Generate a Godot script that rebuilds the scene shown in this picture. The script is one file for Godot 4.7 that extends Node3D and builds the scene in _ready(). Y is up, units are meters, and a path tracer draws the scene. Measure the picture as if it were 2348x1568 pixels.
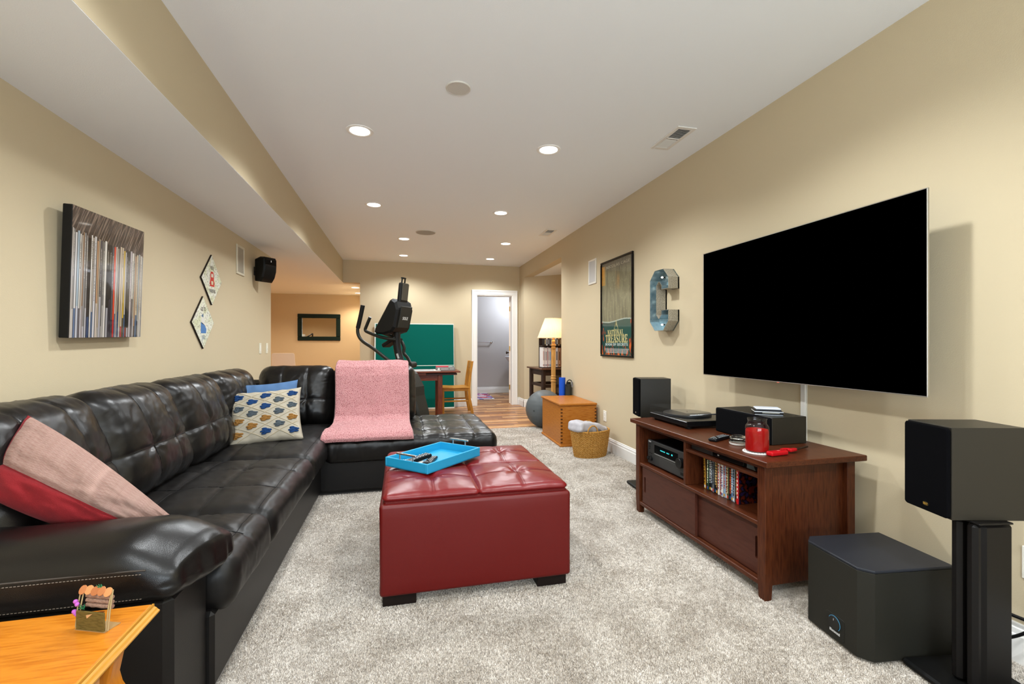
extends Node3D
# A finished basement media room. x right, y up, the room runs away along -z; the camera stands over the origin.

var taken := {}
var store := {}
var rng := RandomNumberGenerator.new()


# Collects shapes; faces are given counterclockwise as seen from outside.
class G:
	var st := SurfaceTool.new()
	var t := Transform3D.IDENTITY

	func _init():
		st.begin(Mesh.PRIMITIVE_TRIANGLES)
		st.set_smooth_group(-1)

	func at(o: Vector3, deg := Vector3.ZERO) -> G:
		t = Transform3D(Basis.from_euler(deg * PI / 180.0), o)
		return self

	func frame(o: Vector3, x: Vector3, y: Vector3, z: Vector3) -> G:
		t = Transform3D(Basis(x, y, z), o)
		return self

	func sm(k: int) -> G:
		st.set_smooth_group(k)
		return self

	func tri(a: Vector3, b: Vector3, c: Vector3, ua := Vector2.ZERO, ub := Vector2.ZERO, uc := Vector2.ZERO):
		st.set_uv(ua)
		st.add_vertex(t * a)
		st.set_uv(uc)
		st.add_vertex(t * c)
		st.set_uv(ub)
		st.add_vertex(t * b)

	func quad(a: Vector3, b: Vector3, c: Vector3, d: Vector3, ua := Vector2(0, 1), ub := Vector2(1, 1), uc := Vector2(1, 0), ud := Vector2(0, 0)):
		tri(a, b, c, ua, ub, uc)
		tri(a, c, d, ua, uc, ud)

	func face(p: Array, out: Vector3):
		if (p[1] - p[0]).cross(p[2] - p[0]).dot(out) < 0.0:
			p.reverse()
		for i in range(1, p.size() - 1):
			tri(p[0], p[i], p[i + 1])

	func corner(c: Vector3, h: Vector3, b: float, s: Vector3, ax: int) -> Vector3:
		var q := h - Vector3(b, b, b)
		q[ax] = h[ax]
		return c + q * s

	func box(c: Vector3, s: Vector3, bev := 0.0) -> G:
		var h := s * 0.5
		var b: float = minf(bev, minf(h.x, minf(h.y, h.z)) * 0.95)
		for ax in 3:
			var u := (ax + 1) % 3
			var w := (ax + 2) % 3
			for sg in [-1.0, 1.0]:
				var pts := []
				var o := Vector3.ZERO
				o[ax] = sg
				for k in 4:
					var s2 := o
					s2[u] = [-1.0, 1.0, 1.0, -1.0][k]
					s2[w] = [-1.0, -1.0, 1.0, 1.0][k]
					pts.append(corner(c, h, b, s2, ax))
				face(pts, o)
			if b > 0.0:
				for s1 in [-1.0, 1.0]:
					for s3 in [-1.0, 1.0]:
						var lo := Vector3.ZERO
						lo[u] = s1
						lo[w] = s3
						var out := lo
						lo[ax] = -1.0
						var hi := lo
						hi[ax] = 1.0
						face([corner(c, h, b, lo, u), corner(c, h, b, hi, u), corner(c, h, b, hi, w), corner(c, h, b, lo, w)], out)
		if b > 0.0:
			for sx in [-1.0, 1.0]:
				for sy in [-1.0, 1.0]:
					for sz in [-1.0, 1.0]:
						var s4 := Vector3(sx, sy, sz)
						face([corner(c, h, b, s4, 0), corner(c, h, b, s4, 1), corner(c, h, b, s4, 2)], s4)
		return self

	# box between two corners
	func bb(x0: float, x1: float, y0: float, y1: float, z0: float, z1: float, bev := 0.0) -> G:
		return box(Vector3(x0 + x1, y0 + y1, z0 + z1) * 0.5, Vector3(absf(x1 - x0), absf(y1 - y0), absf(z1 - z0)), bev)

	# profile of (radius, height) from bottom to top, turned about y
	func lathe(p: Array, n := 24, all_smooth := false, sx := 1.0, sz := 1.0) -> G:
		for i in p.size() - 1:
			sm(0 if all_smooth else i)
			for j in n:
				var a := TAU * j / n
				var b := TAU * (j + 1) / n
				var q := [p[i], p[i + 1]]
				var A := Vector3(q[0].x * cos(a) * sx, q[0].y, q[0].x * sin(a) * sz)
				var B := Vector3(q[1].x * cos(a) * sx, q[1].y, q[1].x * sin(a) * sz)
				var C := Vector3(q[1].x * cos(b) * sx, q[1].y, q[1].x * sin(b) * sz)
				var D := Vector3(q[0].x * cos(b) * sx, q[0].y, q[0].x * sin(b) * sz)
				if q[1].x > 1e-6:
					tri(A, B, C, Vector2(float(j) / n, i), Vector2(float(j) / n, i + 1), Vector2(float(j + 1) / n, i + 1))
				if q[0].x > 1e-6:
					tri(A, C, D, Vector2(float(j) / n, i), Vector2(float(j + 1) / n, i + 1), Vector2(float(j + 1) / n, i))
		sm(-1)
		return self

	func ball(c: Vector3, r: Vector3, n := 16) -> G:
		var t0 := t
		t = t * Transform3D(Basis.from_scale(r), c)
		var p := []
		for i in n / 2 + 1:
			var a := -PI / 2 + PI * i / (n / 2)
			p.append(Vector2(cos(a) if i > 0 and i < n / 2 else 0.0, sin(a)))
		lathe(p, n, true)
		t = t0
		return self

	func cyl(a: Vector3, b: Vector3, r: float, n := 16, bev := 0.0) -> G:
		var t0 := t
		var y := (b - a).normalized()
		var x := y.cross(Vector3(0.3, 0.2, 0.93) if absf(y.z) < 0.8 else Vector3.RIGHT).normalized()
		t = t * Transform3D(Basis(x, y, x.cross(y)), a)
		var h := (b - a).length()
		if bev > 0.0:
			lathe([Vector2(0, 0), Vector2(r - bev, 0), Vector2(r, bev), Vector2(r, h - bev), Vector2(r - bev, h), Vector2(0, h)], n)
		else:
			lathe([Vector2(0, 0), Vector2(r, 0), Vector2(r, h), Vector2(0, h)], n)
		t = t0
		return self

	# a round bar along points; r a number or an array of radii
	func tube(p: Array, r, n := 10, closed := false) -> G:
		var rings := []
		var m := p.size()
		var up := Vector3.ZERO
		for i in m:
			var d: Vector3 = (p[(i + 1) % m] - p[(i - 1 + m) % m]) if closed else p[mini(i + 1, m - 1)] - p[maxi(i - 1, 0)]
			d = d.normalized()
			if up == Vector3.ZERO:
				up = d.cross(Vector3.UP if absf(d.y) < 0.9 else Vector3.RIGHT).normalized()
			up = (up - d * up.dot(d)).normalized()
			var w := d.cross(up)
			var rr: float = r[i] if r is Array else r
			var ring := []
			for j in n:
				ring.append(p[i] + (up * cos(TAU * j / n) + w * sin(TAU * j / n)) * rr)
			rings.append(ring)
		sm(0)
		for i in (m if closed else m - 1):
			var i2 := (i + 1) % m
			for j in n:
				quad(rings[i][j], rings[i][(j + 1) % n], rings[i2][(j + 1) % n], rings[i2][j])
		if not closed:
			sm(-1)
			for j in range(1, n - 1):
				tri(rings[0][0], rings[0][j + 1], rings[0][j])
				tri(rings[m - 1][0], rings[m - 1][j], rings[m - 1][j + 1])
		sm(-1)
		return self

	# outline in x, y pushed from z = 0 to z = d, edges chamfered by b; k: smoothing group of its sides
	func prism(poly: PackedVector2Array, d: float, b := 0.0, k := -1) -> G:
		if Geometry2D.is_polygon_clockwise(poly):
			poly.reverse()
		var n := poly.size()
		var inn := PackedVector2Array()
		for i in n:
			var e0 := (poly[i] - poly[(i - 1 + n) % n]).normalized()
			var e1 := (poly[(i + 1) % n] - poly[i]).normalized()
			var nn := Vector2(-e0.y - e1.y, e0.x + e1.x)
			var l := maxf(nn.length_squared() * 0.5, 0.25)
			inn.append(poly[i] + nn * (b / l))
		var cap := inn if b > 0.0 else poly
		var ix := Geometry2D.triangulate_polygon(cap)
		for i in range(0, ix.size(), 3):
			var q := [cap[ix[i]], cap[ix[i + 1]], cap[ix[i + 2]]]
			if (q[1] - q[0]).cross(q[2] - q[0]) < 0.0:
				q.reverse()
			tri(Vector3(q[0].x, q[0].y, d), Vector3(q[1].x, q[1].y, d), Vector3(q[2].x, q[2].y, d), q[0], q[1], q[2])
			tri(Vector3(q[0].x, q[0].y, 0), Vector3(q[2].x, q[2].y, 0), Vector3(q[1].x, q[1].y, 0), q[0], q[2], q[1])
		for i in n:
			var j := (i + 1) % n
			sm(k)
			quad(Vector3(poly[i].x, poly[i].y, b), Vector3(poly[j].x, poly[j].y, b), Vector3(poly[j].x, poly[j].y, d - b), Vector3(poly[i].x, poly[i].y, d - b))
			if b > 0.0:
				sm(-1)
				quad(Vector3(inn[i].x, inn[i].y, 0), Vector3(inn[j].x, inn[j].y, 0), Vector3(poly[j].x, poly[j].y, b), Vector3(poly[i].x, poly[i].y, b))
				quad(Vector3(poly[i].x, poly[i].y, d - b), Vector3(poly[j].x, poly[j].y, d - b), Vector3(inn[j].x, inn[j].y, d), Vector3(inn[i].x, inn[i].y, d))
		sm(-1)
		return self

	# smooth sheet f(u, v), outside where df/du x df/dv points
	func grid(nu: int, nv: int, f) -> G:
		sm(0)
		var p := []
		for i in nu + 1:
			var row := []
			for j in nv + 1:
				row.append(f.call(float(i) / nu, float(j) / nv))
			p.append(row)
		for i in nu:
			for j in nv:
				var a := Vector2(float(i) / nu, float(j) / nv)
				var b := Vector2(float(i + 1) / nu, float(j + 1) / nv)
				quad(p[i][j], p[i + 1][j], p[i + 1][j + 1], p[i][j + 1], a, Vector2(b.x, a.y), b, Vector2(a.x, b.y))
		sm(-1)
		return self

	# cushion-like block centred on its own origin: rounded by r, then moved by disp(point, outward) -> point
	func soft(s: Vector3, r: float, div: Vector3i, disp = null) -> G:
		sm(0)
		var h := s * 0.5
		var lines := []
		for ax in 3:
			var l := []
			for i in 4:
				l.append(-h[ax] + r * (1.0 - cos(PI / 2 * i / 4)) if false else -h[ax] + r * i / 4.0)
			var m: int = div[ax]
			for i in m:
				l.append(lerpf(-h[ax] + r, h[ax] - r, float(i) / m))
			for i in 5:
				l.append(h[ax] - r + r * i / 4.0)
			lines.append(l)
		for ax in 3:
			var u := (ax + 1) % 3
			var w := (ax + 2) % 3
			for sg in [-1.0, 1.0]:
				var pts := []
				for a in lines[u]:
					var row := []
					for b in lines[w]:
						var q := Vector3.ZERO
						q[ax] = sg * h[ax]
						q[u] = a
						q[w] = b
						var inner := q.clamp(-h + Vector3.ONE * r, h - Vector3.ONE * r)
						var dir := (q - inner).normalized()
						var p := inner + dir * r
						if disp != null:
							p = disp.call(p, dir)
						row.append(p)
					pts.append(row)
				for i in pts.size() - 1:
					for j in pts[0].size() - 1:
						if sg > 0:
							quad(pts[i][j], pts[i + 1][j], pts[i + 1][j + 1], pts[i][j + 1])
						else:
							quad(pts[i][j], pts[i][j + 1], pts[i + 1][j + 1], pts[i + 1][j])
		sm(-1)
		return self

	func done() -> ArrayMesh:
		st.generate_normals()
		st.index()
		return st.commit()


func numbered(called: String) -> String:
	if not taken.has(called):
		taken[called] = 0
		return called
	taken[called] += 1
	return "%s_%03d" % [called, taken[called]]


func tag(o: Node, label: String, category: String, group := "", kind := "") -> Node:
	o.set_meta("label", label)
	o.set_meta("category", category)
	if group:
		o.set_meta("group", group)
	if kind:
		o.set_meta("kind", kind)
	return o


# a thing whose parts are built about its own base
func thing(called: String, label: String, category: String, where := Vector3.ZERO, turn := 0.0, group := "") -> Node3D:
	var o := Node3D.new()
	o.name = numbered(called)
	add_child(o)
	o.position = where
	o.rotation_degrees.y = turn
	tag(o, label, category, group)
	return o


# a thing whose parts are built in room coordinates
func wthing(called: String, label: String, category: String, where: Vector3, group := "") -> Node3D:
	var o := thing(called, label, category, where, 0.0, group)
	o.set_meta("placed", true)
	return o


func obj(called: String, g, m: Material, parent: Node3D = self) -> MeshInstance3D:
	var o := MeshInstance3D.new()
	o.mesh = g.done() if g is G else g
	o.material_override = m
	if parent == self:
		o.name = numbered(called)
		add_child(o)
	else:
		o.name = called
		parent.add_child(o, true)
		if parent.has_meta("placed"):
			o.position = -parent.position
	return o


func struct(called: String, g, m: Material, label: String, category: String) -> MeshInstance3D:
	var o := obj(called, g, m)
	tag(o, label, category, "", "structure")
	return o


func copy(o: Node3D, label := "", where = null) -> Node3D:
	var c: Node3D = o.duplicate()
	var base := String(o.name)
	var cut := base.rfind("_")
	if cut > 0 and base.substr(cut + 1).is_valid_int():
		base = base.substr(0, cut)
	c.name = numbered(base)
	add_child(c)
	if label:
		c.set_meta("label", label)
	if where != null:
		c.position = where
	return c


func hexc(h: String) -> Color:
	return Color.html(h)


func mat(h: String, rough := 0.6, spec := 0.32, metal := 0.0) -> StandardMaterial3D:
	var key := "%s/%s/%s/%s" % [h, rough, spec, metal]
	if store.has(key):
		return store[key]
	var m := StandardMaterial3D.new()
	m.albedo_color = hexc(h)
	m.roughness = rough
	m.metallic_specular = spec
	m.metallic = metal
	m.cull_mode = BaseMaterial3D.CULL_DISABLED
	store[key] = m
	return m


func noise(kind: int, freq: float, oct := 3, s := 1) -> FastNoiseLite:
	var n := FastNoiseLite.new()
	n.noise_type = kind
	n.frequency = freq
	n.fractal_octaves = oct
	n.seed = s
	return n


func ntex(n: FastNoiseLite, size := 512, ramp: Array = []) -> ImageTexture:
	var im := n.get_seamless_image(size, size)
	if ramp.is_empty():
		im.convert(Image.FORMAT_RGB8)
		return ImageTexture.create_from_image(im)
	var lut := []
	var gr := Gradient.new()
	var cols := PackedColorArray()
	var offs := PackedFloat32Array()
	for i in ramp.size():
		cols.append(hexc(ramp[i]))
		offs.append(float(i) / (ramp.size() - 1))
	gr.colors = cols
	gr.offsets = offs
	for i in 256:
		lut.append(gr.sample(i / 255.0))
	var src := im.get_data()
	var out := PackedByteArray()
	out.resize(size * size * 3)
	var tbl := PackedByteArray()
	for c in lut:
		tbl.append(c.r8)
		tbl.append(c.g8)
		tbl.append(c.b8)
	for i in size * size:
		var k := src[i] * 3
		out[i * 3] = tbl[k]
		out[i * 3 + 1] = tbl[k + 1]
		out[i * 3 + 2] = tbl[k + 2]
	return ImageTexture.create_from_image(Image.create_from_data(size, size, false, Image.FORMAT_RGB8, out))


# shared grain pictures
var tex := {}


func textures():
	tex.fine = ntex(noise(FastNoiseLite.TYPE_SIMPLEX, 0.09, 3, 3), 512)
	tex.soft = ntex(noise(FastNoiseLite.TYPE_SIMPLEX, 0.012, 3, 5), 512)
	var cell := noise(FastNoiseLite.TYPE_CELLULAR, 0.07, 2, 9)
	cell.cellular_return_type = FastNoiseLite.RETURN_DISTANCE2_SUB
	tex.grain = ntex(cell, 512)
	var crease := noise(FastNoiseLite.TYPE_SIMPLEX, 0.014, 3, 12)
	crease.fractal_type = FastNoiseLite.FRACTAL_RIDGED
	tex.crease = ntex(crease, 512)
	tex.streak = ntex(noise(FastNoiseLite.TYPE_SIMPLEX, 0.02, 4, 21), 512)
	tex.worm = ntex(noise(FastNoiseLite.TYPE_SIMPLEX, 0.035, 2, 31), 512)


func tri_scale(m: StandardMaterial3D, s: Vector3, world := false):
	m.uv1_triplanar = true
	m.uv1_world_triplanar = world
	m.uv1_scale = s
	m.uv1_triplanar_sharpness = 8.0


func bump(m: StandardMaterial3D, t: Texture2D, cm: float):
	m.heightmap_enabled = true
	m.heightmap_texture = t
	m.heightmap_scale = cm


# wood with the grain along an axis (0 x, 1 y, 2 z)
func wood(key: String, ramp: Array, axis: int, rough := 0.4, along := 0.9, across := 9.0, s := 41) -> StandardMaterial3D:
	var k := "wood/%s/%d" % [key, axis]
	if store.has(k):
		return store[k]
	if not tex.has(key):
		tex[key] = ntex(noise(FastNoiseLite.TYPE_SIMPLEX, 0.011, 4, s), 512, ramp)
	var m := StandardMaterial3D.new()
	m.albedo_texture = tex[key]
	m.roughness = rough
	m.metallic_specular = 0.35
	m.cull_mode = BaseMaterial3D.CULL_DISABLED
	var v := Vector3.ONE * across
	v[axis] = along
	tri_scale(m, v)
	store[k] = m
	return m


func leather(key: String, h: String, rough: float, wrinkle := 0.12) -> StandardMaterial3D:
	if store.has(key):
		return store[key]
	var m := StandardMaterial3D.new()
	m.albedo_color = hexc(h)
	m.roughness = rough
	m.metallic_specular = 0.42
	m.cull_mode = BaseMaterial3D.CULL_DISABLED
	tri_scale(m, Vector3.ONE * 9.0)
	bump(m, tex.grain, wrinkle * 0.35)
	store[key] = m
	return m


func glow(h: String, e: float) -> StandardMaterial3D:
	var m := StandardMaterial3D.new()
	m.albedo_color = hexc(h)
	m.emission_enabled = true
	m.emission = hexc(h)
	m.emission_energy_multiplier = e
	m.roughness = 0.5
	return m


func text(s: String, height: float, m: Material, parent: Node3D, where: Vector3, basis: Basis, called := "lettering", width := 0.0, font := "Droid Sans", bold := true, deep := 0.0006) -> MeshInstance3D:
	var tm := TextMesh.new()
	var f := SystemFont.new()
	f.font_names = PackedStringArray([font])
	f.font_weight = 700 if bold else 400
	tm.font = f
	tm.text = s
	tm.font_size = 32
	tm.pixel_size = height / 23.0
	tm.depth = deep
	tm.curve_step = 2.0
	var o := obj(called, tm, m, parent)
	var bx := tm.get_aabb()
	var sx := width / maxf(bx.size.x, 1e-4) if width > 0.0 else 1.0
	o.transform = Transform3D(basis * Basis.from_scale(Vector3(sx, 1, 1)), where - (parent.position if parent.has_meta("placed") else Vector3.ZERO))
	return o


const EYE := Vector3(0, 1.14, 0)
const LAMP := 1.85


func _ready():
	rng.seed = 7
	var cam := Camera3D.new()
	cam.name = "camera"
	add_child(cam)
	cam.position = EYE
	cam.rotation_degrees.y = -rad_to_deg(atan(253.0 / 1044.0))
	cam.set_frustum(2.0 * 0.05 * 784.0 / 1044.0, Vector2(0, 0.05 * 4.0 / 1044.0), 0.05, 60.0)
	cam.current = true
	var env := WorldEnvironment.new()
	env.name = "world"
	var e := Environment.new()
	e.background_mode = Environment.BG_SKY
	e.sky = Sky.new()
	var ps := ProceduralSkyMaterial.new()
	ps.sky_top_color = Color(0.45, 0.6, 0.85)
	ps.sky_horizon_color = Color(0.8, 0.86, 0.95)
	ps.ground_bottom_color = Color(0.3, 0.3, 0.28)
	ps.ground_horizon_color = Color(0.6, 0.62, 0.62)
	ps.sun_angle_max = 0.0
	e.sky.sky_material = ps
	e.tonemap_mode = Environment.TONE_MAPPER_LINEAR
	e.tonemap_exposure = 1.03
	e.sdfgi_enabled = true
	e.ssao_enabled = true
	e.ssil_enabled = true
	env.environment = e
	add_child(env)
	# unseen window light behind the camera, placed to light ceiling and near soffit
	unseen_daylight(Vector3(0.35, 1.35, 2.2), Vector2(2.5, 1.6), 15.0, Color(0.92, 0.97, 1.0))
	textures()
	shell()
	lamps()
	floors()
	sofa()
	soft_things()
	ottoman()
	side_table()
	media_stand()
	stand_contents()
	stand_top()
	speakers()
	wall_things()
	corner_things()
	far_room()
	carpet_pile()


func unseen_daylight(where: Vector3, size: Vector2, energy: float, c: Color):
	var a := AreaLight3D.new()
	a.name = "unseen_window_light"
	a.area_size = size
	a.light_energy = energy
	a.light_color = c
	a.shadow_enabled = true
	a.area_range = 20.0
	a.position = where
	a.rotation_degrees.x = 48.0  # tilted upward so that most of it reaches the ceiling
	add_child(a)


func paint(h: String, k := "") -> StandardMaterial3D:
	var key := "paint" + h + k
	if store.has(key):
		return store[key]
	var m := StandardMaterial3D.new()
	m.albedo_color = hexc(h)
	m.roughness = 0.75
	m.metallic_specular = 0.3
	m.cull_mode = BaseMaterial3D.CULL_DISABLED
	tri_scale(m, Vector3.ONE * 3.0, true)
	bump(m, tex.fine, 0.02)
	store[key] = m
	return m


func sgroup(called: String, label: String, category: String) -> Node3D:
	var o := thing(called, label, category)
	o.set_meta("kind", "structure")
	return o


const BEIGE := "cabb9d"
const WHITE := "f2f5f8"


func shell():
	var beige := paint(BEIGE)
	var white := paint(WHITE)
	var lamp_warm_beige := paint("cdb998")  # warm lamplight tinted into a beige close to the main walls
	var lilac := paint("b9b3ae")
	# the long left wall and what lies beyond its end
	struct("wall_left", G.new().bb(-1.7, -1.54, 0, 2.4, -6.05, 2.4), beige, "long beige wall behind the black sectional sofa", "wall")
	struct("wall_right", G.new().bb(2.15, 2.29, 0, 2.7, -5.97, 2.4).bb(2.15, 2.29, 2.34, 2.7, -7.94, -5.97).bb(2.15, 2.29, 0, 2.7, -8.39, -7.94), beige, "long beige wall that carries the black television", "wall")
	struct("wall_back", G.new().bb(-0.70, 1.33, 0, 2.7, -8.39, -8.27).bb(2.01, 2.7, 0, 2.7, -8.39, -8.27).bb(1.33, 2.01, 2.04, 2.7, -8.39, -8.27).bb(-1.2, -0.70, 2.19, 2.7, -8.39, -8.27), beige, "beige end wall with the open white framed doorway", "wall")
	var rear := G.new()
	rear.bb(-1.7, -0.9, 0, 2.7, 2.3, 2.42).bb(1.6, 2.3, 0, 2.7, 2.3, 2.42).bb(-0.9, 1.6, 2.2, 2.7, 2.3, 2.42).bb(-0.9, 1.6, 0, 0.5, 2.3, 2.42)
	struct("wall_rear", rear, beige, "unseen beige wall with a wide window behind the camera", "wall")
	var w := sgroup("window_1", "wide white framed window out of view behind the camera, placed to light the ceiling", "window")  # unseen window, placed for the light it throws on the ceiling
	var fr := G.new()
	fr.bb(-0.9, 1.6, 0.5, 0.56, 2.32, 2.4, 0.004).bb(-0.9, 1.6, 2.14, 2.2, 2.32, 2.4, 0.004).bb(-0.9, -0.84, 0.56, 2.14, 2.32, 2.4, 0.004).bb(1.54, 1.6, 0.56, 2.14, 2.32, 2.4, 0.004).bb(0.32, 0.38, 0.56, 2.14, 2.32, 2.4, 0.004)
	obj("window_frame", fr, mat("f2f0ec", 0.4), w)
	# ceilings
	struct("ceiling", G.new().bb(-1.0, 2.3, 2.58, 2.7, -8.39, 2.42), white, "white main ceiling with recessed lights", "ceiling")
	var so := sgroup("ceiling_soffit", "long boxed soffit above the sofa with beige face and white underside", "soffit")
	obj("soffit_underside", G.new().bb(-1.7, -0.98, 2.19, 2.22, -8.39, 2.42), white, so)
	obj("soffit_face", G.new().bb(-1.02, -0.979, 2.192, 2.62, -8.28, 2.42), beige, so)
	# dining room on the left beyond the wall's end
	struct("ceiling_dining", G.new().bb(-4.0, -1.7, 2.19, 2.3, -10.5, -5.9).bb(-1.7, -0.58, 2.19, 2.3, -10.5, -8.38), white, "low white ceiling of the dining room beyond the sofa", "ceiling")
	struct("wall_dining_far", G.new().bb(-4.0, -0.58, 0, 2.3, -10.6, -10.4), lamp_warm_beige, "far wall with the dark framed mirror, beige tinted for warm lamplight", "wall")
	struct("wall_dining_side", G.new().bb(-4.1, -4.0, 0, 2.3, -10.6, -5.8), lamp_warm_beige, "beige side wall of the dining room, tinted for warm lamplight", "wall")
	struct("wall_dining_near", G.new().bb(-4.0, -1.7, 0, 2.3, -6.05, -5.9), lamp_warm_beige, "beige wall of the dining room behind the sofa wall, tinted for warm lamplight", "wall")
	struct("wall_dining_right", G.new().bb(-0.70, -0.58, 0, 2.7, -10.5, -8.39), lamp_warm_beige, "beige wall between dining room and bathroom, tinted for warm lamplight", "wall")
	# bathroom
	struct("wall_bath_far", G.new().bb(-0.58, 2.8, 0, 2.6, -10.5, -10.38), lilac, "pale grey bathroom wall with the towel bar", "wall")
	struct("wall_bath_right", G.new().bb(2.66, 2.78, 0, 2.6, -10.5, -8.39), lilac, "pale grey side wall of the bathroom", "wall")
	struct("wall_bath_left", G.new().bb(0.4, 0.52, 0, 2.6, -10.4, -8.39), lilac, "pale grey left wall of the bathroom", "wall")
	struct("ceiling_bath", G.new().bb(0.4, 2.8, 2.45, 2.6, -10.5, -8.39), white, "white ceiling of the bathroom", "ceiling")
	# alcove on the right
	var dg := G.new().frame(Vector3(2.15, 0, -7.94), Vector3(0.766, 0, 0.643), Vector3.UP, Vector3(-0.643, 0, 0.766))
	dg.bb(0.0, 2.2, 0, 2.4, -0.12, 0)
	struct("wall_alcove", dg, beige, "slanting beige wall of the alcove behind the lit floor lamp", "wall")
	struct("wall_alcove_side", G.new().bb(3.55, 3.67, 0, 2.4, -7.2, -5.85).bb(2.2, 3.6, 0, 2.4, -5.97, -5.85), beige, "beige side walls of the alcove", "wall")
	struct("ceiling_alcove", G.new().bb(2.16, 3.7, 2.342, 2.5, -8.3, -5.85), white, "low white ceiling of the alcove", "ceiling")
	# baseboards
	var bw := mat("eceae6", 0.4)
	struct("baseboard_right", base_run([Vector2(2.15, 2.3), Vector2(2.15, -5.97)]), bw, "white baseboard along the television wall", "baseboard")
	struct("baseboard_left", base_run([Vector2(-1.54, -6.05), Vector2(-1.54, 2.3)]), bw, "white baseboard behind the sofa", "baseboard")
	struct("baseboard_back", base_run([Vector2(1.245, -8.27), Vector2(-0.70, -8.27)]), bw, "white baseboard under the green board", "baseboard")
	struct("baseboard_alcove", base_run([Vector2(3.3, -6.975), Vector2(2.157, -7.934), Vector2(2.15, -7.94), Vector2(2.15, -8.27), Vector2(2.105, -8.27)]), bw, "white baseboard turning the corner into the alcove", "baseboard")
	struct("baseboard_bath", base_run([Vector2(2.66, -10.38), Vector2(0.52, -10.38)]), bw, "white baseboard of the bathroom", "baseboard")
	struct("baseboard_dining", base_run([Vector2(-0.70, -10.4), Vector2(-4.0, -10.4)]), bw, "white baseboard of the dining room", "baseboard")
	# the doorway and its door, swung into the bathroom
	var tr := sgroup("trim_1", "white casing round the bathroom doorway", "door casing")
	var wd := mat("f0eeea", 0.35)
	obj("casing_side", casing(1.245, 1.33, 0, 2.04, true), wd, tr)
	obj("casing_side", casing(2.012, 2.105, 0, 2.04, false), wd, tr)
	obj("casing_head", G.new().bb(1.245, 2.105, 2.04, 2.128, -8.272, -8.25, 0.003).bb(1.245, 2.105, 2.10, 2.13, -8.272, -8.243, 0.004), wd, tr)
	obj("jamb", G.new().bb(1.33, 1.345, 0, 2.04, -8.4, -8.26).bb(1.998, 2.013, 0, 2.04, -8.4, -8.26).bb(1.345, 1.998, 2.028, 2.043, -8.4, -8.26).bb(1.345, 1.357, 0, 2.03, -8.35, -8.31).bb(1.345, 1.998, 2.016, 2.03, -8.35, -8.31), wd, tr)
	var d := thing("door_1", "white bathroom door seen edge on, opened inward with brass hinges", "door", Vector3(1.996, 0, -8.395), 0.0)
	d.set_meta("kind", "structure")
	d.rotation_degrees.y = 76.3
	obj("door_slab", G.new().bb(0.004, 0.66, 0.012, 2.02, -0.018, 0.018, 0.002), mat("e9d9c8", 0.45), d)
	for y in [0.32, 1.05, 1.80]:
		var hg := G.new()
		hg.bb(-0.003, 0.006, y - 0.045, y + 0.045, -0.017, 0.014)
		hg.cyl(Vector3(-0.006, y - 0.05, 0.02), Vector3(-0.006, y + 0.05, 0.02), 0.007, 10)
		obj("hinge", hg, mat("a8803c", 0.35, 0.5, 0.9), d)
	for s in [1.0, -1.0]:
		var kn := G.new().at(Vector3(0.60, 0.96, 0.018 * s), Vector3(90 * s, 0, 0))
		kn.lathe([Vector2(0, 0), Vector2(0.03, 0), Vector2(0.03, 0.006), Vector2(0.011, 0.01), Vector2(0.011, 0.035), Vector2(0.024, 0.042), Vector2(0.029, 0.055), Vector2(0.022, 0.068), Vector2(0, 0.07)], 20, true)
		obj("knob", kn, mat("4a3a28", 0.35, 0.5, 0.8), d)


# a baseboard along floor points, room on the left-hand side as one walks
func base_run(p: Array) -> G:
	var pf := [Vector2(0, 0), Vector2(0.016, 0), Vector2(0.016, 0.098), Vector2(0.012, 0.103), Vector2(0.012, 0.122), Vector2(0.007, 0.126), Vector2(0.007, 0.136), Vector2(0.003, 0.14), Vector2(0, 0.14)]
	var g := G.new()
	for i in p.size() - 1:
		var a := Vector3(p[i].x, 0, p[i].y)
		var b := Vector3(p[i + 1].x, 0, p[i + 1].y)
		var d := (b - a).normalized()
		var nrm := Vector3(d.z, 0, -d.x)
		for k in pf.size() - 1:
			var u: Vector2 = pf[k]
			var v: Vector2 = pf[k + 1]
			var A := a + nrm * u.x + Vector3.UP * u.y
			var B := b + nrm * u.x + Vector3.UP * u.y
			var C := b + nrm * v.x + Vector3.UP * v.y
			var D := a + nrm * v.x + Vector3.UP * v.y
			g.face([A, B, C, D], nrm * 0.5 + Vector3.UP * 0.3 if v.y > u.y else nrm)
	return g


func casing(x0: float, x1: float, y0: float, y1: float, left: bool) -> G:
	var g := G.new().bb(x0, x1, y0, y1, -8.272, -8.25, 0.003)
	if left:
		g.bb(x0, x0 + 0.028, y0, y1 + 0.06, -8.272, -8.243, 0.004)
	else:
		g.bb(x1 - 0.028, x1, y0, y1 + 0.06, -8.272, -8.243, 0.004)
	return g


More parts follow.
